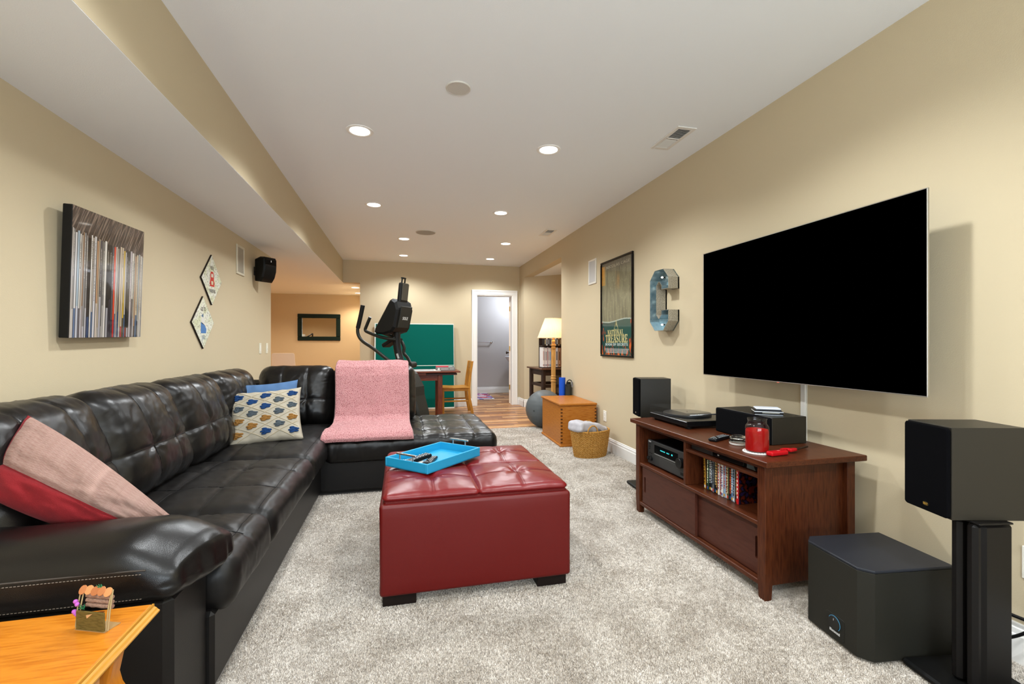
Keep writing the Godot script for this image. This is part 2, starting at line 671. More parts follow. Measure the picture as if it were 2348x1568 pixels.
func recessed(label: String, where: Vector3, warm: Color, energy: float, group: String) -> Node3D:
	var l := thing("recessed_light", label, "ceiling light", where, 0.0, group)
	var ring := G.new()
	ring.lathe([Vector2(0.066, 0.0), Vector2(0.066, -0.003), Vector2(0.074, -0.006), Vector2(0.088, -0.004), Vector2(0.09, 0.0)], 32)
	obj("trim_ring", ring, mat("f4f2ee", 0.4), l)
	var gm := glow("fffaf0", 6.0)
	obj("lens", G.new().lathe([Vector2(0, -0.0035), Vector2(0.066, -0.003), Vector2(0.066, 0.0)], 32), gm, l)
	var s := SpotLight3D.new()
	s.name = "lamp_light"
	s.light_color = warm
	s.light_energy = energy
	s.spot_angle = 75.0
	s.spot_angle_attenuation = 0.6
	s.spot_range = 20.0
	s.spot_attenuation = 2.0
	s.light_size = 0.06
	s.shadow_enabled = true
	s.position = Vector3(0, -0.075, 0)
	s.rotation_degrees.x = -90
	l.add_child(s)
	return l


func lamps():
	var warm := Color(0.97, 0.99, 1.0)
	var say := ["second recessed light from the back in the row above the sofa side, over the chaise", ""]
	var spots := [
		[-0.275, -3.235, "large recessed ceiling light nearest the camera, on the sofa side"],
		[1.06, -3.22, "large recessed ceiling light nearest the camera, on the television side"],
		[-0.28, -4.92, "recessed ceiling light in the second row, on the sofa side"],
		[1.06, -4.90, "recessed ceiling light in the second row, on the television side"],
		[0.032, -6.42, "recessed ceiling light of the third row, just left of the far ceiling speaker"],
		[1.455, -6.39, "recessed ceiling light of the third row, near the alcove"],
		[0.03, -7.63, "recessed ceiling light by the end wall, above the green board"],
		[1.46, -7.60, "recessed ceiling light by the end wall, above the bathroom door"],
		[-0.275, -1.55, "recessed ceiling light above the armrest, out of the picture"],
		[1.06, -1.55, "recessed ceiling light above the media stand, out of the picture"],
		[-0.275, 0.3, "recessed ceiling light behind the camera on the sofa side"],
		[1.06, 0.3, "recessed ceiling light behind the camera on the television side"],
	]
	for s in spots:
		recessed(s[2], Vector3(s[0], 2.58, s[1]), warm, LAMP * (0.8 if s[1] < -6.0 else 1.0), "recessed lights of the main ceiling")
	var amber := Color(1.0, 0.93, 0.82)
	for s in [[-0.84, -8.95, "recessed light in the dining room ceiling, the nearer of the two in view"], [-0.868, -9.89, "recessed light in the dining room ceiling, the farther of the two in view"], [-2.6, -8.95, "hidden recessed light of the dining room, near its middle"], [-2.6, -7.3, "hidden recessed light of the dining room, near the sofa wall"]]:
		recessed(s[2], Vector3(s[0], 2.19, s[1]), amber, 1.15, "recessed lights of the dining room")
	# unseen bathroom lamp behind the door, placed to light the room from the right
	var v := thing("unseen_bath_light", "unseen white globe on the bathroom side wall, lighting the bathroom from the right", "wall light", Vector3(2.55, 2.05, -9.75))
	obj("globe", G.new().ball(Vector3.ZERO, Vector3.ONE * 0.08, 20), glow("f4f8ff", 4.0), v)
	obj("back_plate", G.new().bb(0.07, 0.11, -0.06, 0.06, -0.06, 0.06, 0.01), mat("c8c8c8", 0.3, 0.5, 0.9), v)
	var o := OmniLight3D.new()
	o.name = "unseen_bath_bulb"
	o.light_color = Color(0.88, 0.93, 1.0)
	o.light_energy = 0.95
	o.light_size = 0.06
	o.omni_range = 12.0
	o.omni_attenuation = 2.0
	o.shadow_enabled = true
	v.add_child(o)


func floors():
	struct("floor", G.new().bb(-1.7, 2.29, -0.12, 0.0, -6.0, 2.42), mat("97918a", 0.95, 0.1), "taupe wall to wall carpet of the sitting area", "carpet")
	var f := sgroup("floor_wood", "wood plank floor beyond the carpet and into the bathroom", "floor")
	obj("subfloor", G.new().bb(-4.1, 3.7, -0.12, -0.012, -10.6, -6.0), mat("2a2018", 0.9), f)
	var tones := [["a5703f", "b98150", "c99460", "8d5a33"], ["8a5c3a", "9a6b45", "a87a54", "6f4629"], ["c08a55", "d09f6c", "dcb07d", "a8723f"], ["7a4f35", "8e6044", "9c7152", "5f3b26"]]
	var ms := []
	for i in 4:
		ms.append(wood("plank%d" % i, tones[i], 0, 0.32, 1.1, 11.0, 50 + i))
	var r := RandomNumberGenerator.new()
	r.seed = 11
	var z := -6.0
	while z > -10.4:
		var x := -4.0 + r.randf() * 0.8
		if z < -8.0:
			x = 0.45 + r.randf() * 0.5
			if z > -8.5:
				x = -0.9
		var x_end := 3.5 if z > -8.2 else 2.7
		var x_start := -1.75 if z > -8.3 else (0.5 if z < -8.45 else -0.9)
		x = x_start
		var first := true
		while x < x_end:
			var l := r.randf_range(0.45, 1.25) * (0.6 if first else 1.0)
			first = false
			var x1 := minf(x + l, x_end)
			obj("plank", G.new().bb(x + 0.0006, x1 - 0.0006, -0.012, 0.0, z - 0.0865, z - 0.0005, 0.0012), ms[r.randi() % 4], f)
			x = x1
		z -= 0.087
	obj("dining_boards", G.new().bb(-4.0, -1.76, -0.012, 0, -10.4, -6.0).bb(-1.76, -0.7, -0.012, 0, -10.4, -8.48), ms[2], f)


func carpet_pile():
	var bl := G.new()
	for k in 3:
		var a := TAU * k / 3.0
		var d := Vector3(cos(a), 0, sin(a))
		var w := Vector3(-sin(a), 0, cos(a)) * 0.55
		bl.tri(d * 0.45 - w, d * 0.45 + w, Vector3(0.25, 1.0, 0.15) + d * 0.3)
		bl.tri(d * -0.1 - w * 0.8, Vector3(-0.3, 0.9, 0.1) - d * 0.35, d * -0.1 + w * 0.8)
	var m := StandardMaterial3D.new()
	m.roughness = 1.0
	m.metallic_specular = 0.1
	m.vertex_color_use_as_albedo = true
	m.cull_mode = BaseMaterial3D.CULL_DISABLED
	var mm := MultiMesh.new()
	mm.transform_format = MultiMesh.TRANSFORM_3D
	mm.use_colors = true
	mm.mesh = bl.done()
	var n1 := noise(FastNoiseLite.TYPE_SIMPLEX, 3.0, 3, 77)
	var n2 := noise(FastNoiseLite.TYPE_SIMPLEX, 24.0, 2, 78)
	var r := RandomNumberGenerator.new()
	r.seed = 5
	var buf := PackedFloat32Array()
	var bands := [[-1.0, -1.9, 0.0044], [-1.9, -3.0, 0.0056], [-3.0, -4.3, 0.0078], [-4.3, -6.0, 0.0115]]
	var lo := hexc("b4a798").srgb_to_linear()
	var hi := hexc("f3ece3").srgb_to_linear()
	for b in bands:
		var step: float = b[2]
		var z: float = b[0]
		while z > b[1]:
			var xa := -0.60
			var xb := 2.14
			var x := xa
			while x < xb:
				var px := x + (r.randf() - 0.5) * step
				var pz := z + (r.randf() - 0.5) * step
				x += step
				if pz < -3.65 and px < 0.70 or px > 2.136 or pz < -5.998:
					continue
				if px > 0.0 and px < 0.68 and pz < -2.2 and pz > -2.7:
					continue
				var a := r.randf() * TAU
				var s := step * r.randf_range(0.75, 1.15)
				var lean := n2.get_noise_2d(px + 9.0, pz) * 0.4
				var hgt := (0.004 + 0.2 * step) * r.randf_range(0.7, 1.15)
				var ca := cos(a) * s
				var sa := sin(a) * s
				buf.append_array([ca, lean * hgt, sa, px, 0.0, hgt, 0.0, 0.0, -sa, (r.randf() - 0.5) * hgt, ca, pz])
				var k := clampf(0.55 + 0.28 * n1.get_noise_2d(px, pz) + 0.15 * n2.get_noise_2d(px, pz) + r.randf_range(-0.28, 0.28), 0.0, 1.0)
				buf.append_array([lerpf(lo.r, hi.r, k), lerpf(lo.g, hi.g, k), lerpf(lo.b, hi.b, k), 1.0])
			z -= step
	mm.instance_count = buf.size() / 16
	mm.buffer = buf
	var o := MultiMeshInstance3D.new()
	o.name = "carpet_pile"
	o.multimesh = mm
	o.material_override = m
	o.set_meta("kind", "stuff")
	get_node("floor").add_child(o)
	print("tufts ", mm.instance_count)


func dip(d: float, w: float) -> float:
	return exp(-d * d / (w * w))


var wr: FastNoiseLite
var wr2: FastNoiseLite


# where a point of a leather cushion lies; the face that shows is +y
func pad_point(p: Vector3, n: Vector3, T: Transform3D, h: Vector3, crown: float, lines_x: Array, lines_z: Array, groove: float, off: float, wrinkle: float, stretch: Vector2) -> Vector3:
	var u := clampf(absf(p.x) / h.x, 0, 1)
	var w := clampf(absf(p.z) / h.z, 0, 1)
	var top := smoothstep(-0.2, 0.7, n.y)
	var y := crown * (1.0 - pow(u, 2.6)) * (1.0 - pow(w, 2.6))
	var gr := 0.0
	for l in lines_x:
		gr = maxf(gr, 0.55 * dip(p.z - l, 0.010) + 0.45 * dip(p.z - l, 0.034))
	for l in lines_z:
		gr = maxf(gr, 0.55 * dip(p.x - l, 0.010) + 0.45 * dip(p.x - l, 0.034))
	var q: Vector3 = T * p
	var k := wr.get_noise_3d(q.x * stretch.x + off, q.y, q.z * stretch.y)
	var k2 := wr2.get_noise_3d(q.x * stretch.x, q.y + off, q.z * stretch.y)
	# folds gather towards the crossings of the seams
	var pull := 0.0
	for l in lines_x:
		for m in lines_z:
			var dx := p.x - float(m)
			var dz := p.z - float(l)
			var rad := sqrt(dx * dx + dz * dz)
			var ang := atan2(dz, dx)
			pull += (0.9 * groove * exp(-rad * rad / 0.0016) + 0.45 * groove * sin(ang * 6.0 + off) * exp(-rad * rad / 0.005) * smoothstep(0.0, 0.03, rad)) * top
	var bulge := 0.35 * crown * (1.0 - absf(n.y)) * (1.0 - pow(clampf(absf(p.y) / h.y, 0, 1), 2.0))
	return p + Vector3(0, (y - gr * groove - pull) * top, 0) + n * (k * wrinkle + k2 * wrinkle * 0.5 + bulge)


# leather cushion: size, rounding, crown height, seam lines along x and z (local), wrinkles; returns its seams
func pad(g: G, s: Vector3, r: float, crown: float, lines_x: Array, lines_z: Array, groove: float, off: float, wrinkle := 0.006, div := Vector3i(36, 5, 36), stretch := Vector2(1, 1)) -> G:
	var h := s * 0.5
	var T := g.t
	g.soft(s, r, div, func(p: Vector3, n: Vector3) -> Vector3: return pad_point(p, n, T, h, crown, lines_x, lines_z, groove, off, wrinkle, stretch))
	var sg := G.new()
	sg.t = T
	for ax in 2:
		for l in (lines_x if ax == 0 else lines_z):
			var line := []
			var along: float = h.x if ax == 0 else h.z
			for i in 61:
				var c := lerpf(-along + r * 0.6, along - r * 0.6, i / 60.0)
				var p := Vector3(c, h.y, l) if ax == 0 else Vector3(l, h.y, c)
				var e := clampf((absf(c) - (along - r)) / r, 0.0, 1.0)
				p.y -= r * (1.0 - sqrt(1.0 - e * e))
				line.append(pad_point(p, Vector3.UP, T, h, crown, lines_x, lines_z, groove, off, wrinkle, stretch) + Vector3(0, 0.0004, 0))
			sg.tube(line, 0.0017 if h.y > 0.03 else 0.001, 5)
	return sg


func sofa():
	wr = noise(FastNoiseLite.TYPE_SIMPLEX, 6.0, 2, 4)
	wr2 = noise(FastNoiseLite.TYPE_SIMPLEX, 15.0, 2, 8)
	wr2.fractal_type = FastNoiseLite.FRACTAL_RIDGED
	var lm := leather("sofa_leather", "110f0e", 0.30, 0.05)
	var ls := leather("seat_leather", "110f0e", 0.42, 0.03)
	var seam := mat("050404", 0.6)
	var lp := leather("sofa_panel", "12100f", 0.42, 0.05)
	var s := wthing("sectional_sofa", "black leather sectional sofa along the left wall with a chaise end", "sofa", Vector3(-1.0, 0, -3.0))
	obj("plinth", G.new().bb(-1.5, -0.585, 0.03, 0.28, -4.7, -1.64, 0.012).bb(-0.6, 0.735, 0.03, 0.28, -4.68, -3.63, 0.012), lp, s)
	obj("back_frame", G.new().bb(-1.525, -1.40, 0.05, 0.80, -4.8, -1.42, 0.03).bb(-1.5, 0.10, 0.05, 0.80, -4.80, -4.68, 0.03), lp, s)
	for p in [Vector3(-0.66, 0, -1.75), Vector3(-0.66, 0, -3.5), Vector3(0.66, 0, -3.72), Vector3(0.66, 0, -4.6), Vector3(-1.45, 0, -1.5), Vector3(-1.45, 0, -4.6), Vector3(-0.66, 0, -1.5)]:
		obj("foot", G.new().box(p + Vector3(0, 0.017, 0), Vector3(0.06, 0.034, 0.06), 0.004), mat("120e0c", 0.5), s)
	# near arm: panel and pillow top that hangs over the front
	obj("arm_panel", G.new().bb(-1.5, -0.605, 0.03, 0.46, -1.655, -1.41, 0.02), lp, s)
	var ap := G.new().at(Vector3(-1.0, 0.518, -1.525))
	ap.soft(Vector3(0.95, 0.13, 0.29), 0.045, Vector3i(36, 4, 12), func(p: Vector3, n: Vector3) -> Vector3:
		var w := clampf(absf(p.z) / 0.145, 0, 1)
		var top := smoothstep(-0.1, 0.6, n.y)
		var q := p
		q.y += 0.045 * top * (1.0 - pow(w, 2.0))
		# the front end rolls down and is cut back on the side of the table
		var f := smoothstep(0.26, 0.475, p.x)
		q.y -= 0.055 * f * f * smoothstep(-0.065, 0.065, p.y)
		q.x -= 0.06 * smoothstep(0.15, 0.475, p.x) * smoothstep(-0.06, 0.145, p.z)
		var k := wr.get_noise_3d(p.x * 0.6, p.y, p.z * 0.6 + 3.0) * 0.005
		k += wr2.get_noise_3d(p.x * 1.4, p.y, p.z * 0.5) * 0.0015 * smoothstep(0.1, 0.4, p.x)
		k += 0.004 * sin(p.z * 120.0) * smoothstep(0.36, 0.46, p.x) * (1.0 - absf(n.y))
		return q + n * k
	)
	obj("arm_pad", ap, lm, s)
	# piping and stitches along the arm pad
	var pip := []
	for i in 25:
		var x := lerpf(-1.46, -0.652, i / 24.0)
		var f := 0.25 * smoothstep(-0.80, -0.60, x)
		pip.append(Vector3(x, 0.549 - 0.05 * f * f, -1.3835 - 0.0005 * i / 24.0))
	var sg := G.new().tube(pip, 0.0022, 6)
	obj("arm_piping", sg, mat("4a443f", 0.35), s)
	var stt := G.new()
	for i in 102:
		var x := -1.45 + i * 0.0078
		var f := 0.25 * smoothstep(-0.80, -0.60, x)
		stt.box(Vector3(x, 0.541 - 0.05 * f * f, -1.3795), Vector3(0.0046, 0.0011, 0.0014))
		stt.box(Vector3(x, 0.474, -1.3825), Vector3(0.0046, 0.0011, 0.0014))
	var stm := obj("stitching", stt, mat("8d8276", 0.7), s)
	stm.set_meta("kind", "stuff")
	# seats of the long side
	var zs := [[-1.665, -2.125], [-2.135, -3.065], [-3.075, -4.30]]
	for i in 3:
		var z0: float = zs[i][0]
		var z1: float = zs[i][1]
		var cz := (z0 + z1) * 0.5
		var len_z := absf(z1 - z0)
		var g := G.new().at(Vector3(-0.925, 0.345, cz))
		var lx := []
		if i > 0:
			lx = [-len_z / 6.0, len_z / 6.0]
		else:
			lx = [0.0]
		var sm := pad(g, Vector3(0.77, 0.19, len_z), 0.06, 0.026, lx, [0.325, 0.10, -0.10], 0.007, i * 3.7, 0.0035, Vector3i(40, 5, 46), Vector2(1.6, 0.7))
		obj("seam", sm, seam, obj("seat_cushion", g, ls, s))
	# back cushions along the wall, leaning
	var bz := [[-1.60, -2.225], [-2.235, -2.855], [-2.865, -3.495], [-3.505, -4.22]]
	for i in 4:
		var z0: float = bz[i][0]
		var z1: float = bz[i][1]
		var len_z := absf(z1 - z0)
		var g := G.new()
		var q := Basis(Vector3(0, 0, 1), deg_to_rad(19.0))
		# local y faces the room, local x points down, local z along the wall
		g.t = Transform3D(q * Basis(Vector3(0, -1, 0), Vector3(1, 0, 0), Vector3(0, 0, 1)), Vector3(-1.262, 0.678, (z0 + z1) * 0.5))
		var sm := pad(g, Vector3(0.50, 0.22, len_z), 0.085, 0.05, [-len_z / 6.0, len_z / 6.0], [0.055], 0.011, 10.0 + i * 2.3, 0.0035, Vector3i(36, 5, 42), Vector2(1, 1.2))
		obj("seam", sm, seam, obj("back_cushion", g, lm, s))
	# back cushions of the short side, facing the room
	for xx in [[-1.19, -0.60], [-0.59, 0.11]]:
		var g := G.new()
		var len_x := absf(xx[1] - xx[0])
		var q := Basis(Vector3(1, 0, 0), deg_to_rad(-14.0))
		g.t = Transform3D(q * Basis(Vector3(0, -1, 0), Vector3(0, 0, 1), Vector3(-1, 0, 0)), Vector3((xx[0] + xx[1]) * 0.5, 0.682, -4.36))
		var sm := pad(g, Vector3(0.50, 0.22, len_x), 0.085, 0.045, [-len_x / 6.0, len_x / 6.0], [0.055], 0.011, 20.0 + xx[0], 0.0035, Vector3i(36, 5, 42))
		obj("seam", sm, seam, obj("back_cushion", g, lm, s))
	# tufted chaise seat
	var cg := G.new().at(Vector3(0.0925, 0.335, -4.125))
	var cs := pad(cg, Vector3(1.305, 0.185, 1.07), 0.05, 0.024, [0.33, -0.03, -0.36], [-0.42, -0.17, 0.07, 0.24, 0.48], 0.009, 5.5, 0.003, Vector3i(100, 4, 80))
	obj("seam", cs, seam, obj("chaise_cushion", cg, lm, s))
	var tagg := G.new().at(Vector3(-0.55, 0.345, -3.577), Vector3(-20, 10, 15)).box(Vector3.ZERO, Vector3(0.018, 0.03, 0.001))
	obj("care_tag", tagg, mat("d8d6d2", 0.8), s)


# plump pillow in the local x, y plane, bulging along z; size w x h, thickness d; inset colours by part
func pillow_point(u: float, v: float, side: float, w: float, h: float, d: float, fo: FastNoiseLite, amp: float) -> Vector3:
	var x := u * 2.0 - 1.0
	var y := v * 2.0 - 1.0
	var ear := 1.0 - 0.07 * (1.0 - x * x) * absf(y) * absf(y) if false else 1.0
	var px := x * w * 0.5 * (1.0 - 0.075 * (1.0 - y * y)) * ear
	var py := y * h * 0.5 * (1.0 - 0.075 * (1.0 - x * x))
	var b := pow(maxf((1.0 - x * x) * (1.0 - y * y), 0.0), 0.42)
	var wrinkle := fo.get_noise_3d(px * 1.0, py * 1.0, side * 3.0) * amp * minf(1.0, b * 2.0)
	var edge := maxf(absf(x), absf(y))
	wrinkle += amp * 0.7 * sin((x if absf(y) > absf(x) else y) * 17.0) * smoothstep(0.6, 0.92, edge) * (1.0 - smoothstep(0.95, 1.0, edge))
	return Vector3(px, py, side * (b * d * 0.5 + wrinkle))


func pillow_side(side: float, w: float, h: float, d: float, u0: float, u1: float, v0: float, v1: float, n: int, sd: int, amp := 0.006) -> G:
	var fo := noise(FastNoiseLite.TYPE_SIMPLEX, 7.0, 2, sd)
	var g := G.new()
	g.grid(n, n, func(a: float, b: float) -> Vector3:
		var u := lerpf(u0, u1, a if side > 0 else 1.0 - a)
		return pillow_point(u, lerpf(v0, v1, b), side, w, h, d, fo, amp))
	return g


func soft_things():
	# large two-tone pillow by the near arm
	var pink := StandardMaterial3D.new()
	var sn := noise(FastNoiseLite.TYPE_SIMPLEX, 0.018, 4, 91)
	pink.albedo_texture = ntex(sn, 512, ["7a534b", "a97e74", "c09a8f", "cdb0a4", "a37c6e", "c0a195"])
	pink.uv1_scale = Vector3(1.0, 13.0, 1)
	pink.roughness = 0.95
	pink.metallic_specular = 0.1
	pink.cull_mode = BaseMaterial3D.CULL_DISABLED
	bump(pink, tex.fine, 0.12)
	var red := StandardMaterial3D.new()
	red.albedo_color = hexc("7d2226")
	red.roughness = 0.85
	red.rim_enabled = true
	red.rim = 0.5
	red.rim_tint = 0.6
	red.metallic_specular = 0.15
	red.cull_mode = BaseMaterial3D.CULL_DISABLED
	tri_scale(red, Vector3.ONE * 6.0)
	bump(red, tex.fine, 0.08)
	# four soft corners: top against the back cushion, lower left over the armrest's rear edge
	var C := [Vector3(-1.165, 0.70, -1.635), Vector3(-0.80, 0.46, -1.73), Vector3(-0.725, 0.565, -1.715), Vector3(-1.195, 0.905, -1.83)]
	var mid: Vector3 = (C[0] + C[1] + C[2] + C[3]) * 0.25
	var p := wthing("throw_pillow", "large pink chenille and red velvet pillow leaning by the sofa's near arm", "pillow", mid)
	obj("chenille_face", warped(C, 1.0, 0.03, 1.0, 0.36, 1.0, 44), pink, p)
	obj("velvet_band", warped(C, 1.0, 0.0, 1.0, 0.0, 0.36, 44), red, p)
	obj("velvet_edge", warped(C, 1.0, 0.0, 0.03, 0.36, 1.0, 8), red, p)
	obj("velvet_back", warped(C, -1.0, 0.0, 1.0, 0.0, 1.0, 40), red, p)
	# blue pillow behind, patterned pillow before it
	var blue := mat("56749c", 0.9, 0.1)
	var pb := thing("throw_pillow", "plain blue pillow tucked behind the patterned pillow in the sofa corner", "pillow", Vector3(-1.0, 0.645, -3.79), 0.0)
	pb.rotation_degrees = Vector3(-24, 4, 4)
	obj("cover", join_sides(0.45, 0.43, 0.14, 15), blue, pb)
	var cream := StandardMaterial3D.new()
	cream.albedo_color = hexc("b9b09e")
	cream.roughness = 0.95
	cream.metallic_specular = 0.1
	cream.cull_mode = BaseMaterial3D.CULL_DISABLED
	tri_scale(cream, Vector3.ONE * 9.0)
	bump(cream, tex.fine, 0.15)
	var pc := thing("throw_pillow", "cream pillow stitched with diamonds and blue, grey and tan tufts in the sofa corner", "pillow", Vector3(-0.94, 0.622, -3.575), 0.0)
	pc.rotation_degrees = Vector3(-33, 8, 4)
	obj("cover", join_sides(0.47, 0.42, 0.15, 17), cream, pc)
	var fo := noise(FastNoiseLite.TYPE_SIMPLEX, 7.0, 2, 17)
	var cords := G.new()
	for k in range(-3, 4):
		for s in [1.0, -1.0]:
			var line := []
			for i in 25:
				var u := i / 24.0
				var v = 0.5 + s * (u - 0.5) * 0.62 + k * 0.235
				if v > 0.03 and v < 0.97 and u > 0.02 and u < 0.98:
					line.append(pillow_point(u, v, 1.0, 0.47, 0.42, 0.15, fo, 0.006) + Vector3(0, 0, 0.001))
			if line.size() > 2:
				cords.tube(line, 0.0028, 5)
	obj("stitched_cords", cords, mat("b3a68d", 0.95, 0.1), pc)
	var tones := {"blue": "243f6a", "grey": "4d555b", "tan": "8c6536"}
	var seq := ["blue", "grey", "grey", "tan", "tan", "blue", "grey", "blue", "grey", "tan", "grey", "blue"]
	var q := 0
	for k in range(-3, 4):
		for j in range(-3, 4):
			var u := 0.5 + (k - j) * 0.19
			var v := 0.5 + (k + j) * 0.1175 + 0.1175
			if u < 0.06 or u > 0.94 or v < 0.07 or v > 0.95:
				continue
			var c: String = seq[(q * 5 + k * 3 + 12) % seq.size()]
			q += 1
			var tg := G.new()
			for i in 9:
				var b := pillow_point(clampf(u + 0.045 * cos(i * 2.4) * sqrt(i / 9.0) * 1.3, 0.02, 0.98), clampf(v + 0.05 * sin(i * 2.4) * sqrt(i / 9.0), 0.02, 0.98), 1.0, 0.47, 0.42, 0.15, fo, 0.006)
				tg.ball(b + Vector3(0, 0, 0.002), Vector3(0.018, 0.008, 0.007), 8)
			obj("tuft", tg, mat(tones[c], 0.95, 0.1), pc)
	blanket()


# a pillow between four given corners (lower left, lower right, upper right, upper left)
func warped(C: Array, side: float, u0: float, u1: float, v0: float, v1: float, n: int) -> G:
	var fo := noise(FastNoiseLite.TYPE_SIMPLEX, 6.0, 2, 3)
	var ex: Vector3 = (C[2] - C[3] + C[1] - C[0]).normalized()
	var up: Vector3 = (C[3] - C[0] + C[2] - C[1]).normalized()
	var nrm := ex.cross(up).normalized()
	var g := G.new()
	g.grid(n, n, func(a: float, b: float) -> Vector3:
		var u := lerpf(u0, u1, a if side > 0 else 1.0 - a)
		var v := lerpf(v0, v1, b)
		var x := u * 2.0 - 1.0
		var y := v * 2.0 - 1.0
		var us := 0.5 + x * 0.5 * (1.0 + 0.01 * (1.0 - y * y))
		var vs := 0.5 + y * 0.5 * (1.0 + 0.16 * (1.0 - x * x))
		var base: Vector3 = C[0].lerp(C[1], us).lerp(C[3].lerp(C[2], us), vs)
		var f := pow(maxf((1.0 - x * x) * (1.0 - y * y), 0.0), 0.42)
		var w := fo.get_noise_3d(x * 0.3, y * 0.3, side) * 0.012 * minf(1.0, f * 2.0)
		if side > 0:
			w -= 0.012 * dip(v - 0.36, 0.03) * minf(1.0, f * 2.0)
		return base + nrm * side * (f * 0.12 + w))
	return g


func join_sides(w: float, h: float, d: float, sd: int) -> G:
	var fo := noise(FastNoiseLite.TYPE_SIMPLEX, 7.0, 2, sd)
	var g := G.new()
	for side in [1.0, -1.0]:
		g.grid(30, 30, func(a: float, b: float) -> Vector3:
			return pillow_point(a if side > 0 else 1.0 - a, b, side, w, h, d, fo, 0.006))
	return g


func blanket():
	# runs over the second back cushion of the short side and out on the chaise
	var path := [Vector2(-4.62, 0.62), Vector2(-4.61, 0.80), Vector2(-4.575, 0.905), Vector2(-4.49, 0.965), Vector2(-4.38, 0.968), Vector2(-4.29, 0.925), Vector2(-4.235, 0.85), Vector2(-4.185, 0.72), Vector2(-4.145, 0.60), Vector2(-4.10, 0.52), Vector2(-4.03, 0.475), Vector2(-3.92, 0.470), Vector2(-3.78, 0.468), Vector2(-3.66, 0.462), Vector2(-3.595, 0.446), Vector2(-3.562, 0.415)]
	var cv := Curve3D.new()
	for i in path.size():
		var a: Vector2 = path[maxi(i - 1, 0)]
		var b: Vector2 = path[mini(i + 1, path.size() - 1)]
		var tn := (b - a) / 6.0
		cv.add_point(Vector3(0, path[i].y, path[i].x), Vector3(0, -tn.y, -tn.x), Vector3(0, tn.y, tn.x))
	var total := cv.get_baked_length()
	var worm := noise(FastNoiseLite.TYPE_SIMPLEX, 48.0, 2, 23)
	worm.fractal_type = FastNoiseLite.FRACTAL_RIDGED
	var lowf := noise(FastNoiseLite.TYPE_SIMPLEX, 3.5, 2, 24)
	var f := func(u: float, v: float, side: float) -> Vector3:
		var s := v * total
		var c := cv.sample_baked(s)
		var c2 := cv.sample_baked(minf(s + 0.01, total))
		var c1 := cv.sample_baked(maxf(s - 0.01, 0.0))
		var d := (c2 - c1).normalized()
		var nrm := Vector3(0, d.z, -d.y)
		var x0 := lerpf(-0.575, -0.555, smoothstep(0.3, 0.6, v)) - 0.03 * smoothstep(0.82, 1.0, v)
		var x1 := lerpf(0.055, 0.075, v) + 0.015 * smoothstep(0.75, 1.0, v)
		var x := lerpf(x0, x1, u)
		var th := 0.012 + 0.010 * smoothstep(0.80, 0.82, v)
		var edge := minf(minf(u, 1.0 - u) * 0.66, minf(v, 1.0 - v) * total)
		th *= sqrt(clampf(edge / 0.012, 0.0, 1.0))
		var lump := lowf.get_noise_3d(x, s, 0.0) * 0.010
		var fz := (0.5 + 0.5 * worm.get_noise_3d(x, s, side * 2.0)) * 0.0085 * clampf(edge / 0.01, 0.0, 1.0)
		return c + Vector3(x, 0, 0) + nrm * (lump + (th + fz if side > 0 else -th * 0.4))
	var g := G.new()
	g.grid(210, 330, func(u: float, v: float) -> Vector3: return f.call(1.0 - u, v, 1.0))
	var under := G.new()
	under.grid(40, 60, func(u: float, v: float) -> Vector3: return f.call(u, v, -1.0))
	var m := StandardMaterial3D.new()
	m.albedo_color = hexc("c98f90")
	m.roughness = 0.95
	m.metallic_specular = 0.1
	m.rim_enabled = true
	m.rim = 0.4
	m.cull_mode = BaseMaterial3D.CULL_DISABLED
	var wn := noise(FastNoiseLite.TYPE_SIMPLEX, 0.05, 2, 33)
	wn.fractal_type = FastNoiseLite.FRACTAL_RIDGED
	m.albedo_texture = ntex(wn, 512, ["6e3438", "a26467", "bd8688", "c99897", "d0a6a4"])
	m.albedo_color = Color.WHITE
	tri_scale(m, Vector3.ONE * 2.5)
	bump(m, m.albedo_texture, 0.7)
	var b := wthing("throw_blanket", "fluffy pink sherpa blanket draped over the sofa's short back onto the chaise", "blanket", Vector3(-0.25, 0.45, -4.0))
	obj("pile_side", g, m, b)
	obj("under_side", under, mat("b87f80", 0.95, 0.1), b)


